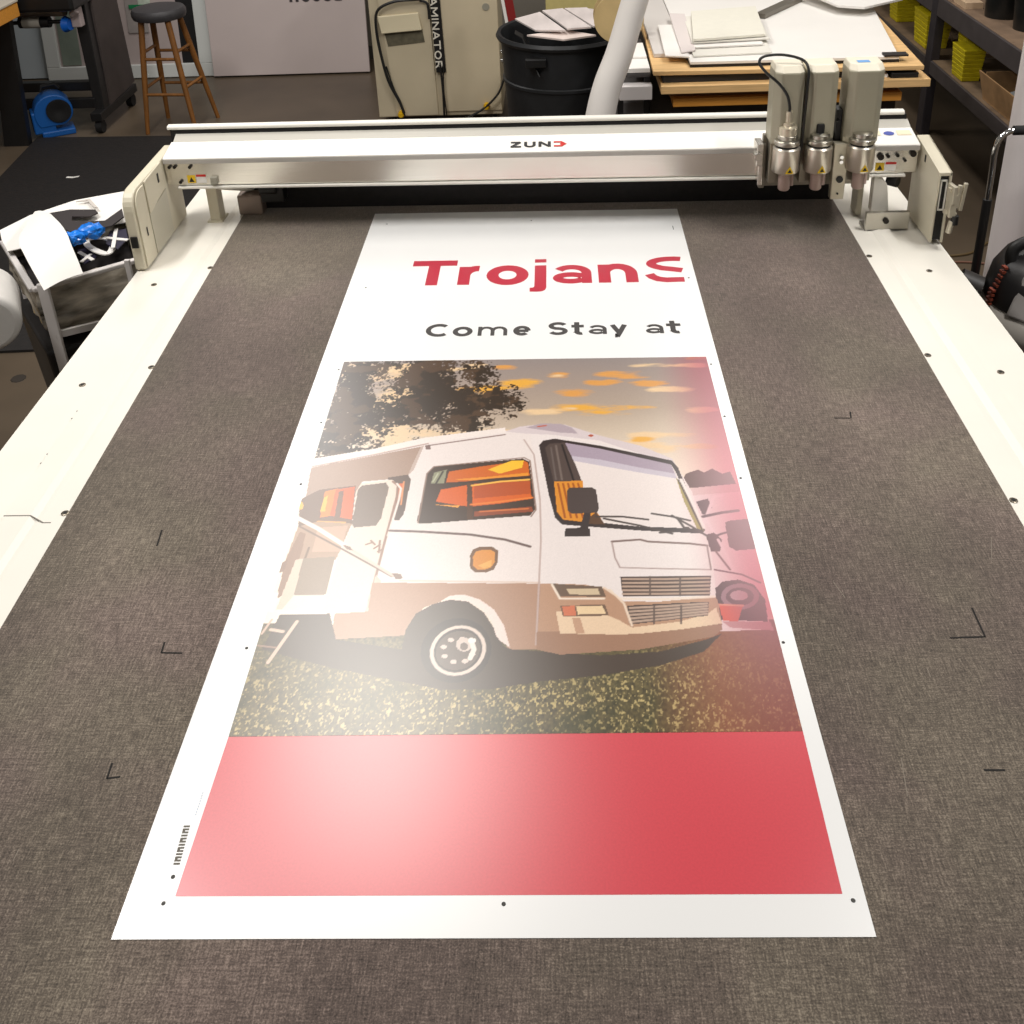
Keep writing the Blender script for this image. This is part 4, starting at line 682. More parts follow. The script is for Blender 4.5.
def picture():
    NX, NY = 620, 640
    a, b, c, d = [np.array(p) for p in ((-.392, .2815), (.433, .2895), (.429, 1.292), (-.402, 1.298))]
    u = np.linspace(0, 1, NX)[None, :, None]; v = np.linspace(0, 1, NY)[:, None, None]
    G = (1 - v) * ((1 - u) * a + u * b) + v * ((1 - u) * d + u * c)
    x, y = G[..., 0], G[..., 1]
    rng = np.random.default_rng(5)
    def vn(sx, sy, seed):
        r = np.random.default_rng(seed); t = r.random((260, 260)); fx = (x + .5) * sx; fy = y * sy
        ix = np.floor(fx).astype(int); iy = np.floor(fy).astype(int); fx = fx - ix; fy = fy - iy; fx = fx * fx * (3 - 2 * fx); fy = fy * fy * (3 - 2 * fy)
        g = lambda i, j: t[(iy + j) % 260, (ix + i) % 260]
        return (g(0, 0) * (1 - fx) + g(1, 0) * fx) * (1 - fy) + (g(0, 1) * (1 - fx) + g(1, 1) * fx) * fy
    def fbm(sx, sy, seed, o=4):
        s = 0; t = 0
        for k in range(o): s = s + vn(sx * 2 ** k, sy * 2 ** k, seed + k) * .55 ** k; t += .55 ** k
        return s / t
    L = lambda c: np.array(lin(c))
    C = np.zeros((NY, NX, 3))
    st = sorted(BG)
    for k in range(3): C[..., k] = np.interp(y, [s[0] for s in st], [L(s[1])[k] for s in st])
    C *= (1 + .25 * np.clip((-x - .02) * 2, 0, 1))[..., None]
    def mix(mask, col):
        m = np.clip(mask, 0, 1)[..., None]; C[:] = C * (1 - m) + L(col) * m
    def inside(P):
        r = np.zeros_like(x, bool); n = len(P); m0 = np.array(P).min(0); m1 = np.array(P).max(0)
        box = (x >= m0[0]) & (x <= m1[0]) & (y >= m0[1]) & (y <= m1[1])
        X, Y = x[box], y[box]; q = np.zeros(X.shape, bool)
        for i in range(n):
            (x1, y1), (x2, y2) = P[i], P[(i + 1) % n]
            if y1 == y2: continue
            q ^= ((y1 > Y) != (y2 > Y)) & (X < (x2 - x1) * (Y - y1) / (y2 - y1) + x1)
        r[box] = q; return r
    def seg(P, w):
        best = np.full(x.shape, 9.)
        for (x1, y1), (x2, y2) in zip(P, P[1:]):
            dx, dy = x2 - x1, y2 - y1; l = dx * dx + dy * dy + 1e-12
            box = (x > min(x1, x2) - w * 2) & (x < max(x1, x2) + w * 2) & (y > min(y1, y2) - w * 2) & (y < max(y1, y2) + w * 2)
            X, Y = x[box], y[box]; t = np.clip(((X - x1) * dx + (Y - y1) * dy) / l, 0, 1)
            best[box] = np.minimum(best[box], np.hypot(X - x1 - t * dx, Y - y1 - t * dy))
        return best
    n1 = fbm(16, 62, 11); n2 = fbm(26, 30, 71, 4); nl = fbm(70, 75, 21, 4); ns = fbm(240, 200, 31, 2)
    for q in ART:
        if q[0] == 'P': mix(inside(q[2]) * 1., q[1])
        elif q[0] == 'L': mix((q[2] / 2 - seg(q[3], q[2])) / .0012 + .5, q[1])
        elif q[0] == 'C':
            cx, cy, rx, ry, th = q[2]; d = ((x - cx) / rx) ** 2 + ((y - cy) / ry) ** 2
            mix(((1.05 - d) * .9 - (.5 - n1) * 0 - (1 - n1) * 2.2 + .85) * 1.6, q[1])
        elif q[0] == 'T':
            ins = inside(q[2]); e = seg(q[2] + q[2][:1], .05); dens = np.where(ins, np.minimum(e, .04) / .04, -np.minimum(e, .04) / .04) * .33 + .62
            for px, py, r in q[3]: dens = dens - .42 * np.exp(-((x - px) ** 2 + ((y - py) * .8) ** 2) / (r * .75) ** 2)
            m = (dens - nl * .9 - (ns - .5) * .7) * 7; m = np.where(~ins & (e > .03), 0, m)
            mix(m, q[1]); mix(m * np.clip((n2 - .5) * 5, 0, .6), (86, 64, 46))
        elif q[0] == 'G':
            ins = inside(q[2]) * 1.; mix(ins, q[1])
            sp = fbm(300, 190, 41, 2); C[:] = C * (1 + (ins * (sp - .5) * 1.5))[..., None]
            mix(ins * np.clip((fbm(330, 230, 51, 2) - .62) * 9, 0, .85) * np.clip((.47 - y) * 9, .1, 1), (214, 190, 128))
            mix(ins * np.clip((fbm(30, 24, 61, 3) - .5) * 3, 0, .6) * np.clip((.45 - y) * 9, 0, 1), (58, 60, 28))
            mix(ins * np.clip((x - .22) * 5, 0, .55), (176, 96, 60))
    # printed magenta fade along the right margin
    t = np.clip((x - FADE[0]) / (.43 - FADE[0]), 0, 1); t = t * t * (3 - 2 * t)
    lum = C.mean(-1, keepdims=True); tint = L((206, 62, 92)) * (.30 + .72 * np.clip(lum, 0, .8)) 
    k = .92 - .42 * np.clip((.52 - y) * 8, 0, 1)
    C[:] = C * (1 - (t * k)[..., None]) + tint * (t * k)[..., None]
    C *= (1 + (rng.random(x.shape) - .5) * .10)[..., None]
    C *= .86
    me = bpy.data.meshes.new('printed_picture'); nv = NX * NY
    co = np.empty((nv, 3)); co[:, 0] = x.ravel(); co[:, 1] = y.ravel() - 1.05; co[:, 2] = ZP - BZ
    i = np.arange(NY - 1)[:, None] * NX + np.arange(NX - 1)[None, :]; quads = np.stack([i, i + 1, i + NX + 1, i + NX], -1).reshape(-1, 4)
    me.vertices.add(nv); me.vertices.foreach_set('co', co.ravel().astype(np.float32))
    me.loops.add(quads.size); me.loops.foreach_set('vertex_index', quads.ravel().astype(np.int32))
    me.polygons.add(len(quads)); me.polygons.foreach_set('loop_start', np.arange(0, quads.size, 4, dtype=np.int32))
    me.update(calc_edges=True)
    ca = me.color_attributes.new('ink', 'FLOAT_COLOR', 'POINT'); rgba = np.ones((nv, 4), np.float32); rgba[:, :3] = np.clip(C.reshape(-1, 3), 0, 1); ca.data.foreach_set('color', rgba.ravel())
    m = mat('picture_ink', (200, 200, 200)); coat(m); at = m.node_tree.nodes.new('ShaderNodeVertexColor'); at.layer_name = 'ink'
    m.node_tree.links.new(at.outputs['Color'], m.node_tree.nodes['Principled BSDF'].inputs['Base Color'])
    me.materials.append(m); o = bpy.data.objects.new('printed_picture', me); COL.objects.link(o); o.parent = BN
    o['label'] = 'sunset picture of a white and tan motorhome on grass'
picture()

# ================================================================== LEFT BACKGROUND
# panels leaning on the back wall
def lean(x0, x1, z0, z1, y0, d, mi=0, mb=None, tilt=.14):
    mb = mb or MB(); g = lambda z: y0 + z * tilt
    return mb.hull8([(x0, g(z0), z0), (x1, g(z0), z0), (x1, g(z0) + d, z0), (x0, g(z0) + d, z0)], [(x0, g(z1), z1), (x1, g(z1), z1), (x1, g(z1) + d, z1), (x0, g(z1) + d, z1)], mi)
t = lean(-4.2, -3.64, .01, 1.3, 6.80, .03).build('display_panel', mat('pale_blue_panel', (176, 184, 188), .6, var=.03, scale=3)); tag(t, 'plain pale blue-grey panel leaning on the wall behind the printer stand', 'panel')
FW = mat('frame_white', (206, 208, 204), .5)
t = thing('framed_board', (-3.05, 6.74, 0), 'white framed board leaning on the back wall behind the stool', 'board')
mb = MB()
lean(-3.68, -2.43, .005, .10, 6.74, .05, 0, mb); lean(-3.68, -3.58, .10, 1.5, 6.74, .05, 0, mb); lean(-2.53, -2.43, .10, 1.5, 6.74, .05, 0, mb); mb.build('frame', FW, t, bevel=.004)
lean(-3.58, -2.66, .10, 1.48, 6.765, .015).build('panel', mat('pinkish_panel', (176, 162, 158), .6, var=.06, scale=5), t)
lean(-2.66, -2.53, .10, 1.48, 6.765, .015).build('dark_gap', BLACK, t)
lean(-3.56, -3.42, .11, 1.45, 6.755, .008).build('side_strip', mat('greenish_strip', (122, 132, 120), .6, var=.2, scale=5), t)
mb = MB(); lean(-3.03, -2.88, .33, .7, 6.755, .008, 0, mb); lean(-3.0, -2.80, .505, .53, 6.745, .008, 1, mb); lean(-2.93, -2.84, .43, .6, 6.750, .004, 2, mb); mb.build('print', [mat('print_grey', (150, 142, 138), .6, var=.15, scale=9), mat('print_green', (10, 120, 70), .6), mat('print_pale', (186, 196, 180), .6, var=.15, scale=30)], t)
t = thing('sign_board', (-1.85, 6.70, 0), 'large plain pinkish-white board leaning left of the beige cabinet', 'board')
lean(-2.42, -1.262, .012, 1.5, 6.70, .03).build('board', mat('board_pink_white', (198, 184, 180), .6, var=.03, scale=3), t, bevel=.003)
def sput(x0, z0): return lambda u, v: Vector((x0 + u, 6.70 + (z0 + v) * .14 - .003, z0 + v))
mb = MB(); x = -1.80
for ch in 'HOUSE': glyph(mb, ch, .021, sput(x, .524), .075, .10); x += .082
mb.build('lettering', mat('sign_ink', (52, 46, 48), .6), t)

# wide printer on its stand
t = thing('wide_printer', (-3.1, 5.8, 0), 'black wide-format printer on a wheeled stand at the far left', 'printer')
MB().prism([(5.45, .80), (5.45, .92), (5.6, 1.12), (6.2, 1.12), (6.2, .80)], -4.2, -2.78).build('printer_body', BLACK, t, bevel=.02)
for x in (-2.82, -3.95):
    lg = MB().hull8([(x - .03, 5.60, .10), (x + .03, 5.60, .10), (x + .03, 5.68, .10), (x - .03, 5.68, .10)], [(x - .06, 5.66, .82), (x + .02, 5.66, .82), (x + .02, 5.78, .82), (x - .06, 5.78, .82)]).box((x - .035, 5.52, .085), (x + .035, 6.16, .14)).build('leg', BLACK, t, bevel=.004)
    MB().add([(x + .036, 5.70, .14), (x + .036, 6.14, .16), (x + .036, 6.12, .80), (x + .036, 5.74, .80), (x + .02, 5.70, .14), (x + .02, 6.14, .16), (x + .02, 6.12, .80), (x + .02, 5.74, .80)], [(0, 1, 2, 3), (7, 6, 5, 4), (0, 4, 5, 1), (1, 5, 6, 2), (2, 6, 7, 3), (3, 7, 4, 0)]).build('side_plate', mat('side_plate_brown', (66, 57, 54), .6, var=.12, scale=12), lg)
    for y in (5.56, 6.1):
        MB().cyl((x - .02, y, .042), (x + .02, y, .042), .042, 18).cyl((x, y, .06), (x, y, .09), .02, 10).build('caster', BLACKM, lg, smooth=True)
MB().box((-3.93, 5.70, .235), (-2.84, 5.76, .295)).build('crossbar', BLACK, t, bevel=.004)
MB().box((-3.93, 5.60, .15), (-2.84, 5.64, .215)).build('crossbar', BLACK, t, bevel=.004)
MB().cyl((-3.5, 5.66, .775), (-2.93, 5.66, .775), .045, 20).build('media_roll', mat('roll_beige', (176, 158, 140), .7), t, smooth=True)
MB().cyl((-3.19, 5.58, .715), (-3.0, 5.58, .715), .034, 18).cyl((-3.3, 5.58, .715), (-2.85, 5.58, .715), .012, 10).build('roller', BLACK, t, smooth=True)
MB().cyl((-3.165, 5.58, .715), (-3.055, 5.58, .715), .0355, 18).build('roller_label', mat('roller_label', (170, 164, 152), .6), t, smooth=True)
MB().cyl((-2.90, 5.57, .70), (-2.865, 5.56, .70), .05, 18, 0, .035).build('end_cap', BLUE, t, smooth=True)
MB().box((-2.86, 5.56, .68), (-2.80, 5.62, .80)).cyl((-2.84, 5.54, .76), (-2.80, 5.54, .79), .02, 10).build('end_bracket', mat('bracket_pinkgrey', (168, 154, 152), .5), t, bevel=.006)
t = thing('wooden_table', (-3.5, 4.9, 0), 'wooden table corner with white top at the top left', 'table')
B((-4.6, 4.4, .885), (-3.075, 5.40, .90)).build('tabletop', mat('table_white', (206, 196, 180), .5), t, bevel=.003)
B((-4.6, 4.4, .80), (-3.08, 5.395, .885)).build('apron', WOODY, t, bevel=.003)
for x, y in ((-4.5, 4.5), (-4.5, 5.3), (-3.62, 4.5), (-3.62, 5.3)): B((x - .04, y - .04, 0), (x + .04, y + .04, .80)).build('leg', WOODY, t, bevel=.004)
t = MB().hull8([(-3.36, 5.34, 0), (-3.20, 5.34, 0), (-3.20, 5.39, 0), (-3.36, 5.39, 0)], [(-3.24, 5.34, .78), (-3.13, 5.34, .78), (-3.13, 5.39, .78), (-3.24, 5.39, .78)]).build('black_board', BLACK)
tag(t, 'tall black board standing under the wooden table corner', 'board')
# blue blower
t = thing('air_mover', (-3.10, 5.58, 0.0), 'blue plastic floor blower under the printer stand', 'fan')
def snail(s=1., z=.155):
    p = []
    for k in range(25):
        a = -PI / 2 + k * 2 * PI / 28; r = (.085 + .055 * k / 24) * s; p.append((r * math.cos(a), z + r * math.sin(a)))
    return p
mb = MB(); mb.x = Matrix.Translation((-3.10, 5.58, 0)) @ Matrix.Rotation(.5, 4, 'Z')
sn = [(a, b) for a, b in snail()]
pr = [(x, -.075, z) for x, z in sn] + [(x, .075, z) for x, z in sn]; n = len(sn)
mb.add(pr, [list(range(n)), list(range(n, 2 * n))[::-1]] + [(i, (i + 1) % n, n + (i + 1) % n, n + i) for i in range(n)])
mb.box((-.15, -.07, .03), (-.02, .07, .17)).box((-.11, -.08, 0), (.09, .08, .04)); mb.build('housing', mat('blower_blue', (14, 84, 156), .45), t, bevel=.008)
mb = MB(); mb.x = Matrix.Translation((-3.10, 5.58, 0)) @ Matrix.Rotation(.5, 4, 'Z')
mb.box((-.155, -.06, .05), (-.149, .06, .15)).build('outlet', BLACK, t)
mb = MB(); mb.x = Matrix.Translation((-3.10, 5.58, 0)) @ Matrix.Rotation(.5, 4, 'Z') @ Matrix.Translation((.015, -.074, .165)) @ Matrix.Rotation(PI / 2, 4, 'X')
mb.lathe((0, 0, 0), [(.075, 0), (.075, .012), (.05, .012), (.02, .004)], 20).build('intake', BLACK, t, smooth=True)
mb = MB(); mb.x = Matrix.Translation((-3.10, 5.58, 0)) @ Matrix.Rotation(.5, 4, 'Z')
mb.tube([(-.06, 0, .28), (-.05, 0, .315), (.03, 0, .32), (.05, 0, .29)], .012, 8).build('handle', BLACK, t, smooth=True)
# stool
t = thing('bar_stool', (-2.33, 5.65, 0), 'wooden bar stool with a round dark cushioned seat', 'stool')
MB().lathe((-2.34, 5.65, .70), [(.135, 0), (.158, .008), (.165, .025), (.165, .05), (.155, .066), (.12, .074), (.0001, .076)], 32).build('seat', mat('seat_vinyl', (58, 56, 58), .5, var=.1, scale=20), t, smooth=True)
ft = [(-2.50, 5.50), (-2.175, 5.47), (-2.13, 5.79), (-2.47, 5.81)]; tp = [(-2.43, 5.57), (-2.26, 5.555), (-2.245, 5.72), (-2.42, 5.73)]
def at(k, z): a, b = Vector((*ft[k], 0)), Vector((*tp[k], .705)); return a.lerp(b, z / .705)
for k in range(4): MB().tube([at(k, 0), at(k, .35), at(k, .705)], [.013, .018, .019], 12).build('leg', OAK, t, smooth=True)
for k in range(4):
    for z in (.25 + .04 * (k % 2), .47 + .04 * (k % 2)): MB().cyl(at(k, z), at((k + 1) % 4, z), .010, 10).build('rung', OAK, t, smooth=True)
t = MB().sheet([[(-2.71 + .035 * i, 4.74 + .01 * j + .004 * i, .0135 + .004 * abs(i - 1)) for i in range(3)] for j in range(3)], .001).build('paper_scrap', PAPER); tag(t, 'small white paper scrap on the black floor mat', 'scrap')

# ================================================================== CABINET, BARREL AND ROLL BEHIND THE GANTRY
t = thing('laminator', (-.61, 5.5, 0), 'beige laminator cabinet with a black lettered strip and cables', 'laminator')
B((-1.015, 5.52, .06), (-.24, 6.0, 1.08)).build('cabinet_body', BEIGE, t, bevel=.006)
pn = MB().hull8([(-.90, 5.505, .07), (-.64, 5.505, .07), (-.64, 5.52, .07), (-.90, 5.52, .07)], [(-.975, 5.505, 1.07), (-.655, 5.505, 1.07), (-.655, 5.52, 1.07), (-.975, 5.52, 1.07)]).build('access_panel', BEIGE, t, bevel=.003)
MB().hull8([(-.945, 5.475, .60), (-.70, 5.475, .615), (-.70, 5.51, .615), (-.945, 5.51, .60)], [(-.965, 5.49, .70), (-.715, 5.49, .715), (-.715, 5.51, .715), (-.965, 5.51, .70)]).build('handle_lip', mat('beige_light', (206, 194, 164), .5), pn, bevel=.004)
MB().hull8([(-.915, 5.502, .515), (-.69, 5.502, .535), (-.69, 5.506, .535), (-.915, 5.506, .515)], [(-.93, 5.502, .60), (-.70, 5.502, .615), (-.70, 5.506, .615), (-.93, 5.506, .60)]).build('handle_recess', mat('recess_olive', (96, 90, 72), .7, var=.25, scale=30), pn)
B((-.61, 5.508, .09), (-.242, 5.52, 1.07)).build('fixed_panel', mat('beige_panel', (202, 188, 160), .55, var=.06, scale=3), t, bevel=.003)
st = MB().hull8([(-.633, 5.492, .345), (-.573, 5.492, .345), (-.573, 5.507, .345), (-.633, 5.507, .345)], [(-.645, 5.492, 1.06), (-.585, 5.492, 1.06), (-.585, 5.507, 1.06), (-.645, 5.507, 1.06)]).build('name_strip', BLACK, t, bevel=.003)
mb = MB(); z = .85
for ch in 'LAMINATOR':
    w = GL[ch][0] * .066; glyph(mb, ch, .0085, (lambda z0: (lambda u, v: Vector((-.634 + v - (z0 - .4) * .012, 5.4905, z0 - u))))(z), .062, .042); z -= w * .93 + .008
mb.build('lettering', mat('strip_white', (220, 214, 200), .5), st)
def cable(pts, r, parent, m=None, n=7, name='cable'): return MB().tube(spline(pts), r, n).build(name, m or BLACK, parent, smooth=True)
cable([(-.69, 5.48, .80), (-.74, 5.47, .80), (-.86, 5.47, .79), (-.955, 5.47, .74), (-.972, 5.47, .62), (-.955, 5.47, .45), (-.925, 5.47, .3), (-.87, 5.47, .17), (-.85, 5.47, .10)], .009, t)
cable([(-.935, 5.475, .40), (-.90, 5.472, .26), (-.865, 5.47, .17), (-.845, 5.47, .08)], .005, t)
cable([(-.605, 5.48, .40), (-.598, 5.47, .25), (-.60, 5.47, .08)], .007, t); cable([(-.585, 5.48, .40), (-.592, 5.47, .25), (-.585, 5.47, .08)], .004, t)
cable([(-.22, 5.46, .30), (-.26, 5.455, .21), (-.35, 5.46, .12), (-.46, 5.46, .06)], .007, t)
cable([(-.70, 5.485, .79), (-.655, 5.482, .77), (-.65, 5.482, .68)], .008, t)
for x, z in ((-.87, .09), (-.335, .125)): MB().cyl((x, 5.47, z), (x, 5.505, z), .020, 14).cyl((x, 5.455, z), (x, 5.47, z), .014, 12).build('yellow_knob', mat('knob_yellow', (212, 168, 14), .45), t, smooth=True)
MB().cyl((-.235, 5.53, .40), (-.17, 5.53, .40), .016, 12).cyl((-.235, 5.53, .46), (-.205, 5.53, .46), .012, 10).build('side_fitting', CHROME, t, smooth=True)
MB().cyl((-.31, 5.505, .735), (-.31, 5.509, .735), .022, 16).build('sticker', GREYP, t)
for x in (-.93, -.29):
    for y in (5.57, 5.95): MB().lathe((x, y, 0), [(.03, 0), (.03, .015), (.012, .02), (.012, .062)], 14).build('foot', BLACKM, t, smooth=True)

t = thing('trash_barrel', (.14, 4.42, 0), 'round black plastic trash barrel filled with printed offcuts', 'barrel'); BR_ = t
BAR = mat('barrel_black', (30, 31, 33), .5, var=.3, scale=9)
MB().lathe((.14, 4.42, 0), [(.265, 0), (.27, .02), (.312, .83), (.328, .835), (.336, .85), (.328, .866), (.312, .862), (.303, .83), (.26, .05), (.0001, .04)], 40).build('shell', BAR, t, smooth=True)
MB().lathe((.14, 4.42, .62), [(.298, 0), (.309, .006), (.309, .02), (.300, .026)], 40).build('rib', BAR, t, smooth=True)
for a in (-2.0, -.5): MB().box((.14 + 0.322 * math.cos(a) - .05, 4.42 + 0.322 * math.sin(a) - .025, .76), (.14 + 0.322 * math.cos(a) + .05, 4.42 + 0.322 * math.sin(a) + .015, .805)).build('grip', BLACK, t, bevel=.006)
def card(name, pts, z, m, label, cat, group=None, th=.008, sag=0.):
    (a, b, c, d) = [Vector((*p[:2], p[2] if len(p) > 2 else z)) for p in pts]; g = []
    for i in range(6):
        r = []
        for j in range(6):
            u, v = j / 5, i / 5; p = (a * (1 - u) + b * u) * (1 - v) + (d * (1 - u) + c * u) * v; p.z -= sag * (1 - (2 * u - 1) ** 2) * .5 + sag * (1 - (2 * v - 1) ** 2) * .5; r.append(p)
        g.append(r)
    o = MB().sheet(g, th).build(name, m); return tag(o, label, cat, group)
PRT = mat('print_pale_grey', (206, 196, 192), .5, var=.12, scale=16, stretch=(1, .3, 1))
card('printed_card', [(-0.100, 4.504, 0.904), (0.004, 4.304, 0.894), (0.150, 4.242, 0.904), (0.025, 4.588, 0.914)], .87, PRT, 'leftmost of the pale printed cards lying in the black barrel', 'card', 'offcuts in the barrel')
card('printed_card', [(0.036, 4.598, 0.919), (0.160, 4.252, 0.909), (0.275, 4.273, 0.909), (0.140, 4.630, 0.919)], .87, PRT, 'second pale printed card from the left in the barrel', 'card', 'offcuts in the barrel')
card('printed_card', [(0.150, 4.630, 0.919), (0.285, 4.284, 0.909), (0.368, 4.357, 0.909), (0.264, 4.630, 0.919)], .87, PRT, 'third pale printed card from the left in the barrel', 'card', 'offcuts in the barrel')
card('printed_card', [(0.275, 4.625, 0.914), (0.368, 4.373, 0.904), (0.431, 4.462, 0.894), (0.348, 4.598, 0.909)], .87, PRT, 'rightmost of the pale printed cards in the barrel, beside the paper roll', 'card', 'offcuts in the barrel')
card('printed_card', [(-0.037, 4.284, 0.876), (0.140, 4.179, 0.876), (0.296, 4.231, 0.879), (0.150, 4.325, 0.886)], .87, mat('print_curl', (222, 206, 198), .5, var=.05), 'curled pale card hanging over the front rim of the barrel', 'card', 'offcuts in the barrel')
MB().sheet([[(-.10 + .04 * i, 4.36 - .09 * i + .05 * j, .862 - .07 * max(0, i - 1) - .004 * j) for j in range(3)] for i in range(4)], .004).build('liner_flap', BLACK, BR_, smooth=True)
t = B((.05, 5.12, 0), (.345, 5.38, .90)).build('cardboard_carton', mat('pale_yellow_card', (200, 184, 120), .7, var=.05), bevel=.004); tag(t, 'pale yellow carton standing behind the black barrel', 'carton')
t = thing('red_board', (-.16, 4.95, 0), 'narrow red board with a white edge leaning behind the barrel', 'board')
MB().bar((-.02, 4.93, 0.012), (-.165, 4.98, 1.0), .045, .012).build('red_face', mat('red_board', (132, 28, 26), .5), t)
MB().bar((-.052, 4.925, 0.012), (-.197, 4.975, 1.0), .016, .02).build('white_edge', PAPER, t)

t = MB().tube(spline([(.20, 3.24, .0), (.243, 3.30, .55), (.272, 3.32, .76), (.305, 3.34, .90), (.355, 3.36, 1.03), (.40, 3.38, 1.18), (.46, 3.40, 1.38)]), [.060] * 17 + [.060 - .0003 * k for k in range(32)], 24).build('paper_roll', mat('roll_white', (232, 226, 220), .55, var=.03, scale=5), smooth=True)
tag(t, 'white paper roll leaning in front of the black barrel', 'paper roll')

# ================================================================== BOARD STACK
t = thing('board_cart', (1.05, 4.1, 0), 'low dark cart carrying the stack of plywood boards', 'cart')
B((.50, 3.52, .55), (1.52, 4.85, .60)).build('deck', BLACK, t, bevel=.004)
for x in (.56, 1.46):
    for y in (3.6, 4.75):
        B((x - .035, y - .035, .10), (x + .035, y + .035, .55)).build('post', DGREY, t); MB().cyl((x - .02, y, .05), (x + .02, y, .05), .05, 18).build('caster', BLACKM, t, smooth=True)
B((.50, 3.56, .60), (1.53, 4.84, .765)).build('base_box', mat('cart_brown_black', (40, 33, 26), .7), t)
G = 'boards stacked on the cart'
def board(name, a, b, m, label, cat='board', bev=.002): return tag(B(a, b).build(name, m, bevel=bev), label, cat, G)
board('wooden_plank', (.585, 3.46, .766), (1.52, 3.62, .802), WOODY, 'orange-yellow wooden plank at the bottom of the board stack')
board('wooden_plank', (.585, 3.70, .766), (1.52, 4.84, .802), PLYD, 'brown board lying flat behind the orange-yellow plank')
board('plywood_board', (.57, 3.49, .803), (1.51, 4.8, .834), PLYD, 'dark brown board above the orange-yellow plank')
board('plywood_board', (.53, 3.42, .835), (1.615, 4.78, .868), PLY, 'lower thick plywood board jutting out to the right')
board('foam_board', (.54, 3.47, .869), (1.28, 4.7, .902), mat('black_foam', (34, 31, 30), .6), 'black foam board between the two plywood boards')
board('foam_board', (1.285, 3.45, .869), (1.45, 4.7, .884), PAPER, 'white foam board strip between the two plywood boards')
board('foam_board', (1.46, 3.44, .869), (1.57, 3.7, .890), BLACK, 'short black block at the right end between the plywood boards')
tag(MB().slab([(.50, 3.46), (1.585, 3.43), (1.64, 4.46), (1.64, 4.75), (.52, 4.75)], .903, .921).build('plywood_board', PLY, bevel=.002), 'upper pale plywood board under the white sheets', 'board', G)
t = thing('white_board', (1.1, 4.0, .921), 'large white foam board with a black underside on top of the plywood', 'board')
tag(t, None, None, G)
BL = [(.655, 3.50), (1.50, 3.49), (1.635, 4.42), (1.64, 4.74), (.655, 4.74)]
MB().slab(BL, .9215, .9335).build('black_underside', BLACK, t); MB().slab(BL, .9336, .945).build('white_face', PAPER, t, bevel=.001)
board('foam_board', (.52, 3.66, .922), (.652, 4.7, .94), mat('grey_board', (204, 198, 192), .6), 'pale board edge at the left of the white top board')
BT = mat('label_strip_black', (40, 36, 34), .6)
tag(B((1.44, 3.485, .9455), (1.535, 3.53, .953)).build('black_strip', BT), 'short black strip at the front right corner of the white board', 'strip')
GS = 'loose white sheets on the board stack'
SH = mat('sheet_greenish', (222, 218, 208), .6, var=.03, scale=6)
def loose(pts, z, m, label, th=.006, sag=0.): return card('white_sheet', pts, z, m, label, 'sheet', GS, th, sag)
loose([(.675, 3.56), (1.00, 3.58), (1.02, 3.86), (.68, 3.88)], .953, SH, 'lowest white sheet at the front of the loose pile')
loose([(.69, 3.66), (.985, 3.68), (1.0, 4.1), (.70, 4.1)], .962, PAPER, 'white sheet second from the bottom of the loose pile')
loose([(.685, 3.70), (1.02, 3.73), (1.04, 4.16), (.70, 4.16)], .972, SH, 'greenish white sheet third from the bottom of the loose pile')
loose([(.69, 3.70), (1.005, 3.75), (1.05, 4.26), (.74, 4.2)], .986, mat('sheet_green2', (226, 222, 208), .6, var=.02), 'topmost greenish white sheet of the loose pile', .010)
loose([(.56, 3.58, .953), (.66, 3.56, .95), (.655, 4.06, .96), (.575, 4.08, .957)], .952, PAPER, 'tilted white sheet at the left of the loose pile')
loose([(.63, 3.60, .958), (.69, 3.62, .962), (.71, 4.2, .975), (.64, 4.22, .975)], .962, mat('sheet_pinkish', (216, 206, 202), .6), 'pinkish white sheet slid down the left side of the pile')
loose([(1.26, 4.60, 1.01), (1.42, 4.20, .99), (1.53, 4.15, .99), (1.75, 4.30, .99)], 1., PAPER, 'white sheet overhanging the right back corner of the stack', .010)
t = MB().bar((1.06, 4.18, .958), (1.30, 4.50, .958), .05, .022).build('grey_bar', mat('grey_bar', (124, 118, 108), .4, .4)); tag(t, 'short grey metal bar lying on the white board', 'bar')
t = thing('cable_spool', (.43, 4.02, 0), 'round plywood cable spool standing left of the board stack', 'spool')
mb = MB()
for s in (0, .09): mb.cyl((.385, 3.94 + s, 1.022), (.39, 3.965 + s, 1.022), .112, 32)
mb.build('flange', mat('spool_wood', (198, 172, 122), .6, var=.1, scale=8), t, bevel=.002)
MB().cyl((.385, 3.96, 1.022), (.385, 4.04, 1.022), .05, 20).build('core', PLYD, t, smooth=True)
MB().tube(spline([(.47, 3.935, 1.09), (.49, 3.93, 1.03), (.47, 3.92, .965), (.42, 3.90, .925), (.44, 3.88, .913), (.475, 3.87, .912)]), .006, 8).build('white_cord', PAPER, t, smooth=True)
t = thing('equipment_cart', (.43, 3.8, 0), 'small black equipment cart left of the board stack', 'cart')
B((.36, 3.50, .885), (.495, 4.04, .905)).build('tray', mat('tray_grey', (66, 62, 60), .6), t, bevel=.006)
B((.375, 3.58, .40), (.49, 4.0, .76)).build('bin', mat('cart_grey', (96, 92, 90), .6, var=.15, scale=9), t, bevel=.01)
for x in (.37, .48):
    for y in (3.53, 4.0): B((x - .012, y - .012, .05), (x + .012, y + .012, .885)).build('post', BLACK, t); 
for x in (.37, .48):
    for y in (3.53, 4.0): MB().cyl((x - .012, y, .026), (x + .012, y, .026), .026, 14).build('caster', BLACKM, t, smooth=True)
B((.36, 3.50, .385), (.495, 4.03, .40)).build('shelf', BLACK, t)
B((.362, 3.46, .80), (.497, 3.52, .86)).build('label_plate', mat('plate_white', (214, 208, 206), .5), t, bevel=.003)
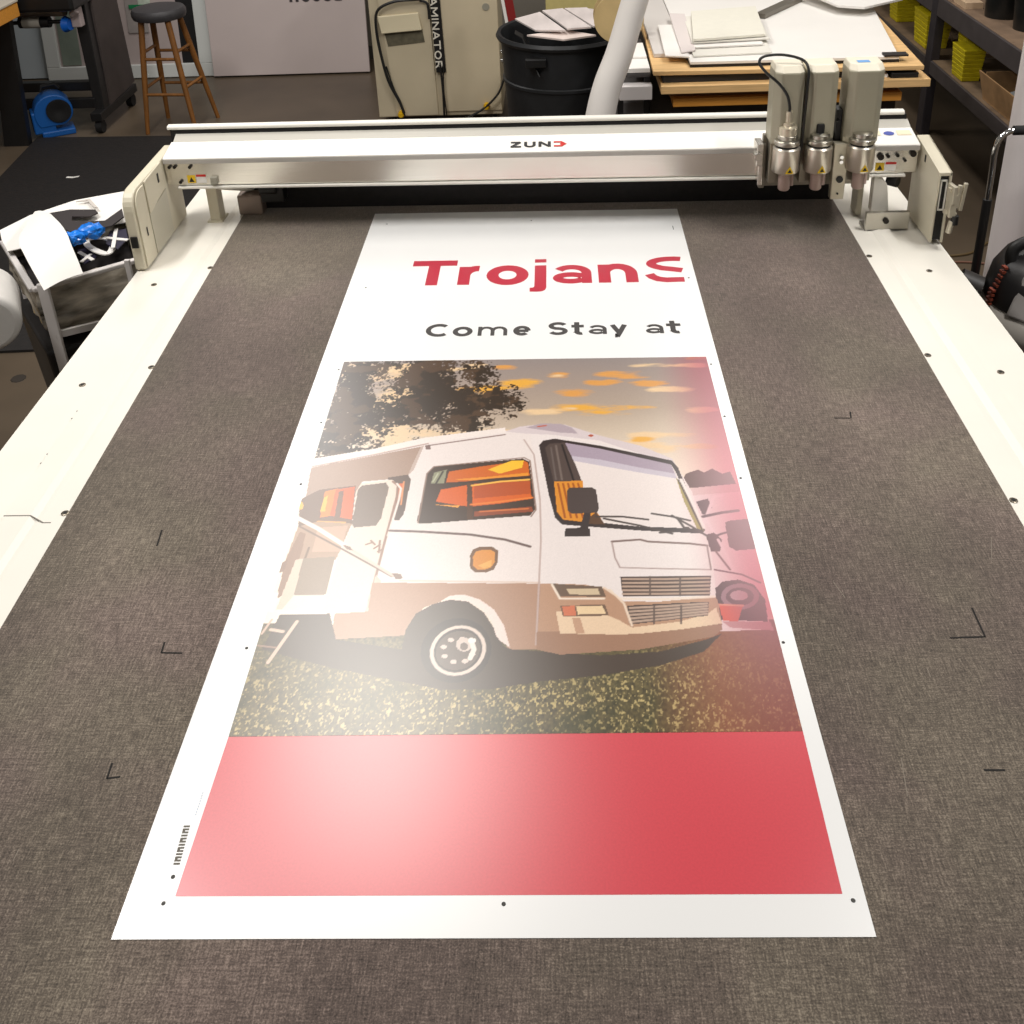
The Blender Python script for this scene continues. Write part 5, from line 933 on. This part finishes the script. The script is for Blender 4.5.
t = B((.375, 3.50, .9055), (.49, 3.74, .925)).build('paper_pad', PAPER, bevel=.002); tag(t, 'white paper pad on the small black cart', 'paper pad')
t = B((.39, 3.64, .9255), (.488, 3.86, .935)).build('paper_pad', PAPER, bevel=.002); tag(t, 'second white pad lying askew on the first pad', 'paper pad')

# ================================================================== STORAGE RACK AT THE RIGHT
RX = 2.2; RK = mat('rack_steel', (72, 66, 66), .5, var=.15, scale=10)
t = thing('storage_rack', (RX + .35, 5.2, 0), 'dark steel storage rack along the right side', 'rack')
for y in (3.0, 5.14, 7.0):
    for x in (RX, RX + .7): B((x, y - .045, 0), (x + .05, y + .045, 2.2)).build('post', mat('post_dark', (50, 46, 50), .5, var=.2, scale=14), t, bevel=.003)
for y0, y1 in ((3.045, 5.095), (5.185, 6.955)):
    for z in (.37, .70):
        for x in (RX, RX + .71): B((x, y0, z), (x + .04, y1, z + (.075 if z < .5 else .105))).build('beam', RK, t, bevel=.003)
for z, m in ((.425, mat('shelf_board', (116, 96, 74), .8, var=.2, scale=12)), (.785, mat('shelf_board2', (120, 98, 78), .8, var=.2, scale=12))):
    for y0, y1 in ((3.045, 5.095), (5.185, 6.955)): B((RX + .012, y0, z), (RX + .70, y1, z + .022)).build('shelf_board', m, t)
def tote(yc, x0, z0, h, w, d, label, k=1.):
    mb = MB(); n = 7
    for i in range(n):
        za, zb = z0 + h * i / n, z0 + h * (i + 1) / n; s = 1 + .22 * i / n
        a, b = w / 2 * s, d / 2 * s; mb.hull8([(x0 + d / 2 - b, yc - a, za), (x0 + d / 2 + b, yc - a, za), (x0 + d / 2 + b, yc + a, za), (x0 + d / 2 - b, yc + a, za)], [(x0 + d / 2 - b * 1.06, yc - a * 1.06, zb), (x0 + d / 2 + b * 1.06, yc - a * 1.06, zb), (x0 + d / 2 + b * 1.06, yc + a * 1.06, zb), (x0 + d / 2 - b * 1.06, yc + a * 1.06, zb)])
    o = mb.build('yellow_tub', YEL, bevel=.003); return tag(o, label, 'tub', 'yellow tubs on the rack')
tote(4.76, RX + .03, .448, .17, .15, .09, 'yellow stacked tubs nearest the camera on the lower shelf')
tote(4.96, RX + .12, .448, .19, .12, .09, 'yellow tubs half hidden behind the nearest yellow tubs')
tote(5.42, RX + .04, .448, .20, .20, .12, 'yellow stacked tubs just behind the rack post')
tote(6.02, RX + .06, .448, .16, .14, .12, 'farthest yellow tubs, near the back end of the rack')
t = thing('cardboard_tray', (RX + .25, 4.15, .448), 'open cardboard tray of papers on the lower shelf', 'box')
mb = MB()
y0, y1, x0, x1, h = 3.55, 4.40, RX + .035, RX + .33, .14
mb.box((x0, y0, .448), (x1, y1, .456)); 
mb.hull8([(x0, y0, .456), (x0 + .008, y0, .456), (x0 + .008, y1, .456), (x0, y1, .456)], [(x0 - .025, y0, .448 + h), (x0 - .017, y0, .448 + h), (x0 - .017, y1 + .03, .448 + h), (x0 - .025, y1 + .03, .448 + h)]); mb.box((x1 - .008, y0, .456), (x1, y1, .448 + h)); mb.box((x0, y1 - .008, .456), (x1, y1, .448 + h)); mb.box((x0, y0, .456), (x1, y0 + .008, .448 + h))
mb.build('tray_shell', CARD, t, bevel=.001)
card('paper_sheet', [(RX + .08, 3.75, .50), (RX + .30, 3.75, .56), (RX + .30, 4.2, .60), (RX + .08, 4.25, .52)], .5, mat('sheet_bluegrey', (170, 174, 174), .6), 'pale grey sheet sticking up in the cardboard tray', 'sheet')
t = MB().lathe((RX + .05 + .04, 4.3, .462), [(.03, 0), (.045, .02), (.03, .045), (.0001, .05)], 12).build('tape_roll', mat('brown_tape', (92, 52, 34), .5), smooth=True); tag(t, 'brown tape roll in the cardboard tray', 'tape roll')
card('paper_sheet', [(RX + .07, 3.8, .52), (RX + .16, 3.78, .54), (RX + .16, 4.04, .55), (RX + .07, 4.06, .53)], .5, PAPER, 'white folded paper at the front of the cardboard tray', 'sheet')
GB = 'dark buckets on the upper shelf'
for y, x, h, lb in ((4.62, RX + .16, .24, 'black bucket farthest back on the upper shelf'), (4.36, RX + .2, .26, 'middle black bucket on the upper shelf'), (4.10, RX + .26, .27, 'black bucket nearest the camera on the upper shelf')):
    t = thing('black_bucket', (x, y, .808), lb, 'bucket', GB)
    MB().lathe((x, y, .808), [(.085, 0), (.105, h), (.112, h), (.112, h + .015), (.10, h + .015), (.08, .02), (.0001, .02)], 24).build('shell', mat('bucket_black', (26, 27, 26), .35, var=.3, scale=6), t, smooth=True)
    MB().tube([(x - .10, y, .808 + h * .9)] + [(x - .10 - .02 * math.sin(PI * i / 8), y - .10 * math.cos(PI * i / 8), .808 + h * (.88 - .28 * math.sin(PI * i / 8))) for i in range(9)], .004, 6).build('bail', DGREY, t, smooth=True)
t = B((RX + .03, 4.78, .808), (RX + .12, 4.95, .84)).build('wood_block', mat('pale_block', (206, 178, 146), .6, var=.05)); tag(t, 'pale wooden block on the upper shelf near the post', 'block')
t = B((RX + .04, 3.70, .808), (RX + .2, 3.99, .825)).build('wood_block', mat('tan_block', (190, 140, 100), .6, var=.05)); tag(t, 'tan board piece on the upper shelf above the cardboard tray', 'block')
t = B((RX - .0, 3.62, .826), (RX + .12, 3.9, .86)).build('dark_case', mat('case_brown', (58, 44, 40), .6)); tag(t, 'dark brown case on the tan board piece', 'case')

# ================================================================== RIGHT FOREGROUND BESIDE THE BED
t = MB().cyl((1.655, 2.60, 0), (1.655, 2.60, 1.45), .055, 32).build('media_roll', mat('media_white', (222, 214, 212), .5, var=.02, scale=5), smooth=True); tag(t, 'tall white media roll standing upright beside the machine at the right', 'media roll')
t = thing('hand_truck', (1.5, 2.36, 0), 'black hand truck with a chrome bent handle at the right', 'hand truck')
for x in (1.462, 1.74): MB().tube([(x, 2.36, .14), (x, 2.36, .80)], .014, 12).build('rail', BLACK, t, smooth=True)
MB().tube(spline([(1.462, 2.36, .79), (1.460, 2.36, .90), (1.458, 2.36, .955), (1.466, 2.36, 1.0), (1.49, 2.36, 1.025), (1.515, 2.36, 1.03)]), .0095, 12).build('chrome_handle', CHROME, t, smooth=True)
MB().tube(spline([(1.74, 2.36, .79), (1.74, 2.36, .97), (1.715, 2.36, 1.025), (1.69, 2.36, 1.03)]), .0095, 12).build('chrome_handle', CHROME, t, smooth=True)
MB().cyl((1.505, 2.36, 1.03), (1.70, 2.36, 1.03), .015, 14).build('grip', BLACKM, t, smooth=True)
for z in (.18, .32): MB().bar((1.462, 2.36, z), (1.74, 2.36, z), .02, .03).build('crossbar', BLACK, t)
B((1.44, 2.16, .01), (1.76, 2.37, .02)).build('toe_plate', DGREY, t, bevel=.002)
for x in (1.42, 1.78): MB().cyl((x - .02, 2.42, .09), (x + .02, 2.42, .09), .09, 24).build('wheel', BLACKM, t, smooth=True)
MB().bar((1.462, 2.37, .12), (1.462, 2.43, .09), .02).bar((1.74, 2.37, .12), (1.74, 2.43, .09), .02).cyl((1.44, 2.42, .09), (1.76, 2.42, .09), .01, 8).build('axle', DGREY, t)

V = (1.52, 1.98)
t = thing('shop_vacuum', (*V, 0), 'orange and black shop vacuum beside the machine at the right edge', 'vacuum')
MB().lathe((*V, 0), [(.17, .06), (.185, .07), (.205, .565), (.21, .575)], 32).build('drum', mat('drum_orange', (206, 62, 22), .45), t, smooth=True)
MB().lathe((*V, .575), [(.212, 0), (.218, .008), (.218, .03), (.20, .06), (.17, .08)], 32).build('rim', mat('rim_grey', (156, 150, 142), .45), t, smooth=True)
MB().lathe((*V, .645), [(.175, 0), (.178, .02), (.165, .09), (.14, .135), (.09, .155), (.0001, .16)], 32).build('motor_head', mat('head_black', (30, 28, 29), .4, var=.1), t, smooth=True)
for a in (3.88, 5.95, 1.85):
    c, s = math.cos(a), math.sin(a)
    MB().hull8([(V[0] + .190 * c + .035 * s, V[1] + .190 * s - .035 * c, .65), (V[0] + .190 * c - .035 * s, V[1] + .190 * s + .035 * c, .65), (V[0] + .12 * c - .035 * s, V[1] + .12 * s + .035 * c, .65), (V[0] + .12 * c + .035 * s, V[1] + .12 * s - .035 * c, .65)],
             [(V[0] + .15 * c + .022 * s, V[1] + .15 * s - .022 * c, .77), (V[0] + .15 * c - .022 * s, V[1] + .15 * s + .022 * c, .77), (V[0] + .08 * c - .022 * s, V[1] + .08 * s + .022 * c, .77), (V[0] + .08 * c + .022 * s, V[1] + .08 * s - .022 * c, .77)]).build('grey_fin', mat('fin_grey', (150, 145, 141), .5), t, bevel=.008)
mb = MB()
for k in range(9):
    z = .655 + k * .014; a = 3.30; r = .186 - .004 * k * (1 if k > 3 else .5); mb.add([], [])
    mb.bar((V[0] + r * math.cos(a - .12), V[1] + r * math.sin(a - .06), z), (V[0] + r * math.cos(a + .06), V[1] + r * math.sin(a + .06), z), .010, .007)
mb.build('vent_grille', mat('vent_orange', (128, 58, 40), .5), t)
MB().tube(spline([(V[0] - .12, V[1] - .02, .725), (V[0] - .125, V[1], .81), (V[0] - .05, V[1], .845), (V[0] + .05, V[1], .845), (V[0] + .12, V[1], .79), (V[0] + .12, V[1], .725)]), .018, 12).build('carry_handle', BLACK, t, smooth=True)
MB().tube([(V[0] - .18, V[1] + .05, .66), (V[0] - .235, V[1] + .07, .68)], .036, 16).build('hose_port', mat('port_dark', (52, 48, 46), .5), t, smooth=True)
for k in range(4):
    a = .8 + k * PI / 2; x, y = V[0] + .17 * math.cos(a), V[1] + .17 * math.sin(a)
    MB().cyl((x - .012, y, .03), (x + .012, y, .03), .03, 14).cyl((x, y, .05), (x, y, .09), .014, 10).build('caster', BLACKM, t, smooth=True)
t = cable([(1.62, 3.5, .006), (1.83, 3.53, .006), (1.95, 3.56, .006), (2.06, 3.66, .006), (2.12, 3.7, .006)], .006, None, mat('cord_olive', (92, 74, 44), .6), name='extension_cord'); tag(t, 'brown cord on the floor behind the right rail, the farther of two', 'cord')
t = cable([(1.6, 3.38, .006), (1.83, 3.47, .006), (1.98, 3.45, .006), (2.05, 3.42, .006)], .005, None, mat('cord_brown', (112, 76, 58), .6), name='extension_cord'); tag(t, 'thin reddish cord on the floor behind the right rail, the nearer of two', 'cord')

# ================================================================== OFFCUT BAG AT THE LEFT
bA, bB, bC, bD = [Vector(p) for p in ((-1.475, 1.965, 0), (-1.20, 2.17, 0), (-1.40, 2.52, 0), (-1.73, 2.31, 0))]
def bq(u, v, z): p = (bA * (1 - u) + bB * u) * (1 - v) + (bD * (1 - u) + bC * u) * v; p = p.copy(); p.z = z; return p
t = thing('offcut_bag', (-1.48, 2.2, 0), 'clear plastic bag of dark offcuts in a white metal frame left of the machine', 'bag')
WF = mat('frame_paint', (218, 212, 208), .45)
ring = [bq(0, 0, .755), bq(1, 0, .755), bq(1, 1, .755), bq(0, 1, .755)]
for k in range(4): MB().bar(ring[k], ring[(k + 1) % 4], .02, .016).build('rim_bar', WF, t, bevel=.004)
for u, v in ((.08, -.045), (.82, -.045), (.08, 1.03), (.82, 1.03)): MB().bar(bq(u, v, .775), bq(u, v, .0), .034 if u < .5 else .018, .012).build('leg', WF, t, bevel=.003)
MB().bar(bq(.08, -.05, .60), bq(.82, -.05, .58), .012, .022).build('brace', WF, t)
random.seed(3); nb = []
for i in range(15):
    z = .752 - .22 * i / 14; f = math.sin(PI * min(1, i / 14) * .9); r = []
    for k in range(64):
        a = k / 16; e = int(a); w = a - e; P4 = [(0, 0), (1, 0), (1, 1), (0, 1)]; p, q = P4[e], P4[(e + 1) % 4]; u, v = p[0] + (q[0] - p[0]) * w, p[1] + (q[1] - p[1]) * w
        s = .93 + .10 * f - .34 * (i / 14) ** 3 + .016 * math.sin(k * 1.9 + i * .9) * f + .018 * math.sin(k * .6 - i * 1.3) * f + random.uniform(-.006, .006); r.append(bq(.5 + (u - .5) * s, .5 + (v - .5) * s, z + .01 * math.sin(k * .9 + i)))
    nb.append(r)
mb = MB(); vs = [p for r in nb for p in r]; K = 64
mb.add(vs, [(i * K + k, i * K + (k + 1) % K, (i + 1) * K + (k + 1) % K, (i + 1) * K + k) for i in range(14) for k in range(K)] + [list(range(14 * K, 15 * K))])
BAG = mat('bag_film', (186, 178, 164), .2, var=.9, scale=7, bump=.5, stretch=(1, 1, 3.5), detail=6); mb.build('bag_film', BAG, t, smooth=True)
MB().slab([bq(.06, .06, 0), bq(.94, .06, 0), bq(.94, .94, 0), bq(.06, .94, 0)], .68, .70).build('bag_fill', mat('fill_dark', (40, 34, 34), .8, var=.3), t)
MB().hull8([bq(.05, .0, .0), bq(.95, .0, .0), bq(.95, .95, .0), bq(.05, .95, .0)], [bq(-.03, -.02, .54), bq(1.0, -.02, .54), bq(1.0, 1.0, .54), bq(-.03, 1.0, .54)]).build('base_bin', mat('bin_black', (30, 27, 26), .5), t, bevel=.01)
# scraps lying in the bag
GSC = 'printed offcuts in the plastic bag'
BS = [[(-1.723, 2.299, 0.800), (-1.656, 2.381, 0.815), (-1.546, 2.488, 0.820), (-1.396, 2.545, 0.825)], [(-1.696, 2.250, 0.790), (-1.573, 2.303, 0.805), (-1.477, 2.398, 0.810), (-1.351, 2.445, 0.815)], [(-1.646, 2.181, 0.780), (-1.494, 2.229, 0.795), (-1.399, 2.304, 0.800), (-1.308, 2.346, 0.800)]]
o = MB().sheet([[Vector(p) for p in r] for r in BS], .003).build('white_offcut', PAPER); tag(o, 'white printed sheet with black curves along the back of the bag', 'offcut', GSC)
bl = mat('scrap_black', (44, 37, 37), .6)
def scrap(name, pts, z, th, m, label):
    mb = MB().slab([(p[0], p[1]) for p in pts], z, z + th); return tag(mb.build(name, m), label, 'offcut', GSC)
scrap('black_offcut', [(-1.591, 2.364, 0.828), (-1.522, 2.393, 0.828), (-1.435, 2.388, 0.828), (-1.415, 2.362, 0.828), (-1.430, 2.331, 0.828), (-1.491, 2.335, 0.828), (-1.478, 2.302, 0.828), (-1.431, 2.292, 0.828), (-1.366, 2.296, 0.828), (-1.345, 2.390, 0.828), (-1.314, 2.324, 0.828), (-1.328, 2.255, 0.828), (-1.372, 2.227, 0.828), (-1.449, 2.217, 0.828), (-1.509, 2.265, 0.828)], .826, .004, bl, 'black hand-shaped offcut on the white sheet in the bag')
scrap('grey_offcut', [(-1.527, 2.455, 0.830), (-1.488, 2.478, 0.830), (-1.429, 2.399, 0.830), (-1.443, 2.400, 0.830), (-1.488, 2.461, 0.830)], .829, .003, mat('scrap_pale_grey', (196, 188, 180), .6), 'thin pale grey offcut at the back of the bag')
for c, s, lb in (((-1.403, 2.149, 0.838), .026, 'smaller crumpled bright blue film beside the white drape'), ((-1.364, 2.183, 0.845), .030, 'larger crumpled bright blue film in the bag')):
    bm = bmesh.new(); bmesh.ops.create_icosphere(bm, subdivisions=3, radius=s); random.seed(int(s * 1000))
    for w_ in bm.verts:
        k = 1 + .22 * math.sin(w_.co.x * 190 + s * 900) * math.cos(w_.co.y * 170) + random.uniform(-.10, .10); w_.co *= k; w_.co.z *= .8; w_.co.x *= 1.3
    mb = MB(); p = Vector(c); mb.add([w_.co + p for w_ in bm.verts], [[x.index for x in f.verts] for f in bm.faces]); bm.free()
    tag(mb.build('blue_film', mat('film_blue', (24, 122, 222), .25)), lb, 'film', GSC)
NV = mat('scrap_navy', (34, 30, 52), .5)
t = thing('navy_cutout', (-1.314, 2.239, 0.800), 'navy cutout with a white cross at the right of the bag', 'offcut', GSC)
mb = MB().slab([Vector(p)[:2] for p in ((-1.325, 2.181, 0.800), (-1.349, 2.278, 0.800), (-1.301, 2.291, 0.800), (-1.269, 2.222, 0.800), (-1.272, 2.142, 0.800))], .797, .801); mb.build('navy_face', NV, t)
mb = MB().bar((-1.335, 2.219, 0.803), (-1.261, 2.200, 0.803), .014, .003).bar((-1.329, 2.282, 0.805), (-1.286, 2.140, 0.805), .012, .003); mb.build('white_cross', PAPER, t)
lp = spline([Vector(p) for p in ((-1.413, 2.235, 0.790), (-1.379, 2.248, 0.790), (-1.333, 2.231, 0.790), (-1.303, 2.178, 0.790), (-1.300, 2.129, 0.790), (-1.338, 2.145, 0.790), (-1.388, 2.190, 0.790), (-1.413, 2.235, 0.790))], 5); g = []
for i, p in enumerate(lp):
    d = (lp[min(i + 1, len(lp) - 1)] - lp[max(i - 1, 0)]).normalized(); n_ = Vector((0, 0, 1)).cross(d).normalized() * .010; g.append([p - n_, p, p + n_])
tag(MB().sheet(g, .004).build('white_loop', PAPER), 'white loop-shaped offcut near the front of the bag', 'offcut', GSC)
t = thing('navy_cutout', (-1.382, 2.149, 0.775), 'small navy cutout with white stripes beside the hanging white drape', 'offcut', GSC)
MB().slab([Vector(p)[:2] for p in ((-1.426, 2.194, 0.775), (-1.398, 2.207, 0.775), (-1.343, 2.140, 0.775), (-1.365, 2.093, 0.775))], .772, .776).build('navy_face', NV, t)
mb = MB().bar((-1.413, 2.173, 0.778), (-1.344, 2.113, 0.778), .012, .003).bar((-1.376, 2.099, 0.779), (-1.367, 2.154, 0.779), .011, .003); mb.build('white_stripe', PAPER, t)
# white sheet draped over the left front of the frame
D = [((-1.615, 2.344, 0.845), (-1.556, 2.324, 0.845)), ((-1.574, 2.196, 0.862), (-1.468, 2.205, 0.862)), ((-1.540, 2.076, 0.866), (-1.409, 2.119, 0.866)), ((-1.474, 1.974, 0.858), (-1.363, 2.042, 0.858)), ((-1.416, 1.897, 0.840), (-1.324, 1.982, 0.840)), ((-1.372, 1.844, 0.815), (-1.295, 1.936, 0.820))]
L_ = spline([Vector(p[0]) for p in D], 4); R_ = spline([Vector(p[1]) for p in D], 4)
o = MB().sheet([[p.lerp(q, k / 5) + Vector((0, 0, .006 * math.sin(PI * k / 5))) for k in range(6)] for p, q in zip(L_, R_)], .002).build('white_drape', PAPER, smooth=True); tag(o, 'blank white sheet draped over the front of the offcut bag', 'sheet')
t = thing('film_roll', (-1.75, 1.75, 0), 'thick white roll cut off by the left edge of the photo', 'roll')
MB().cyl((-1.605, 1.93, .77), (-1.522, 1.76, .752), .098, 40).build('roll_film', mat('film_roll_white', (214, 210, 204), .4, var=.04), t, smooth=True, bevel=.02, segs=3)
MB().cyl((-1.99, 1.72, .76), (-1.56, 1.84, .76), .02, 14).build('core_bar', BLACK, t, smooth=True)
MB().box((-2.01, 1.70, .02), (-1.97, 1.74, .80)).box((-2.15, 1.55, 0), (-1.85, 1.90, .02)).build('post', DGREY, t, bevel=.003)
t = MB().bar((-2.5, 2.90, .003), (-2.06, 2.90, .003), .035, .004).build('floor_tape', mat('tape_yellow', (220, 170, 30), .5)); tag(t, 'yellow tape strip on the floor at the left edge', 'tape')
t = MB().lathe((-2.03, 2.66, .0005), [(.03, 0), (.028, .002), (.0001, .002)], 9).build('floor_stain', mat('stain_dark', (44, 36, 28), .7)); tag(t, 'dark spot on the floor below the offcut bag', 'stain')


# ================================================================== LIGHT AND CAMERA
def area(name, loc, size, power, col=(1, .93, .84), rot=(0, 0, 0)):
    l = bpy.data.lights.new(name, 'AREA'); l.shape = 'RECTANGLE'; l.size, l.size_y = size; l.energy = power; l.color = col
    o = bpy.data.objects.new(name, l); COL.objects.link(o); o.location = loc; o.rotation_euler = rot
    return o

area('lamp_over_gantry', (-.85, 2.8, 3.9), (.7, 1.2), 42, (1, .96, .90))
area('lamp_left', (-2.0, 1.15, 3.9), (.4, 1.3), 82, (1, .98, .955))
area('lamp_right', (2.2, 1.15, 3.9), (.4, 1.3), 88, (1, .98, .955))
area('lamp_front', (.2, -1.8, 3.9), (.4, 1.3), 12, (1, .98, .955))
area('lamp_over_boards', (1.4, 4.4, 3.6), (.4, 1.3), 40, (1, .96, .92))
area('lamp_back_left', (-1.8, 5.3, 3.9), (.4, 1.3), 50, (1, .97, .94))

w = bpy.data.worlds.new('world'); S.world = w; w.use_nodes = True
w.node_tree.nodes['Background'].inputs['Color'].default_value = (1., .94, .86, 1); w.node_tree.nodes['Background'].inputs['Strength'].default_value = .15
S.view_settings.view_transform = 'Standard'; S.view_settings.look = 'None'; S.view_settings.gamma = 1; S.view_settings.exposure = 0; S.view_settings.use_curve_mapping = False
cam = bpy.data.cameras.new('camera'); co = bpy.data.objects.new('camera', cam); COL.objects.link(co)
cam.sensor_fit = 'HORIZONTAL'; cam.sensor_width = 36; cam.lens = 37.0862; cam.shift_x = 0; cam.shift_y = -0.25459; cam.clip_start = .05
co.matrix_world = Matrix([[0.998664, 0.022483, 0.046517, 0.105459], [0.031826, 0.441536, -0.896679, -0.765957], [-0.040699, 0.896962, 0.44023, 2.189023], [0.0, 0.0, 0.0, 1.0]])
S.camera = co
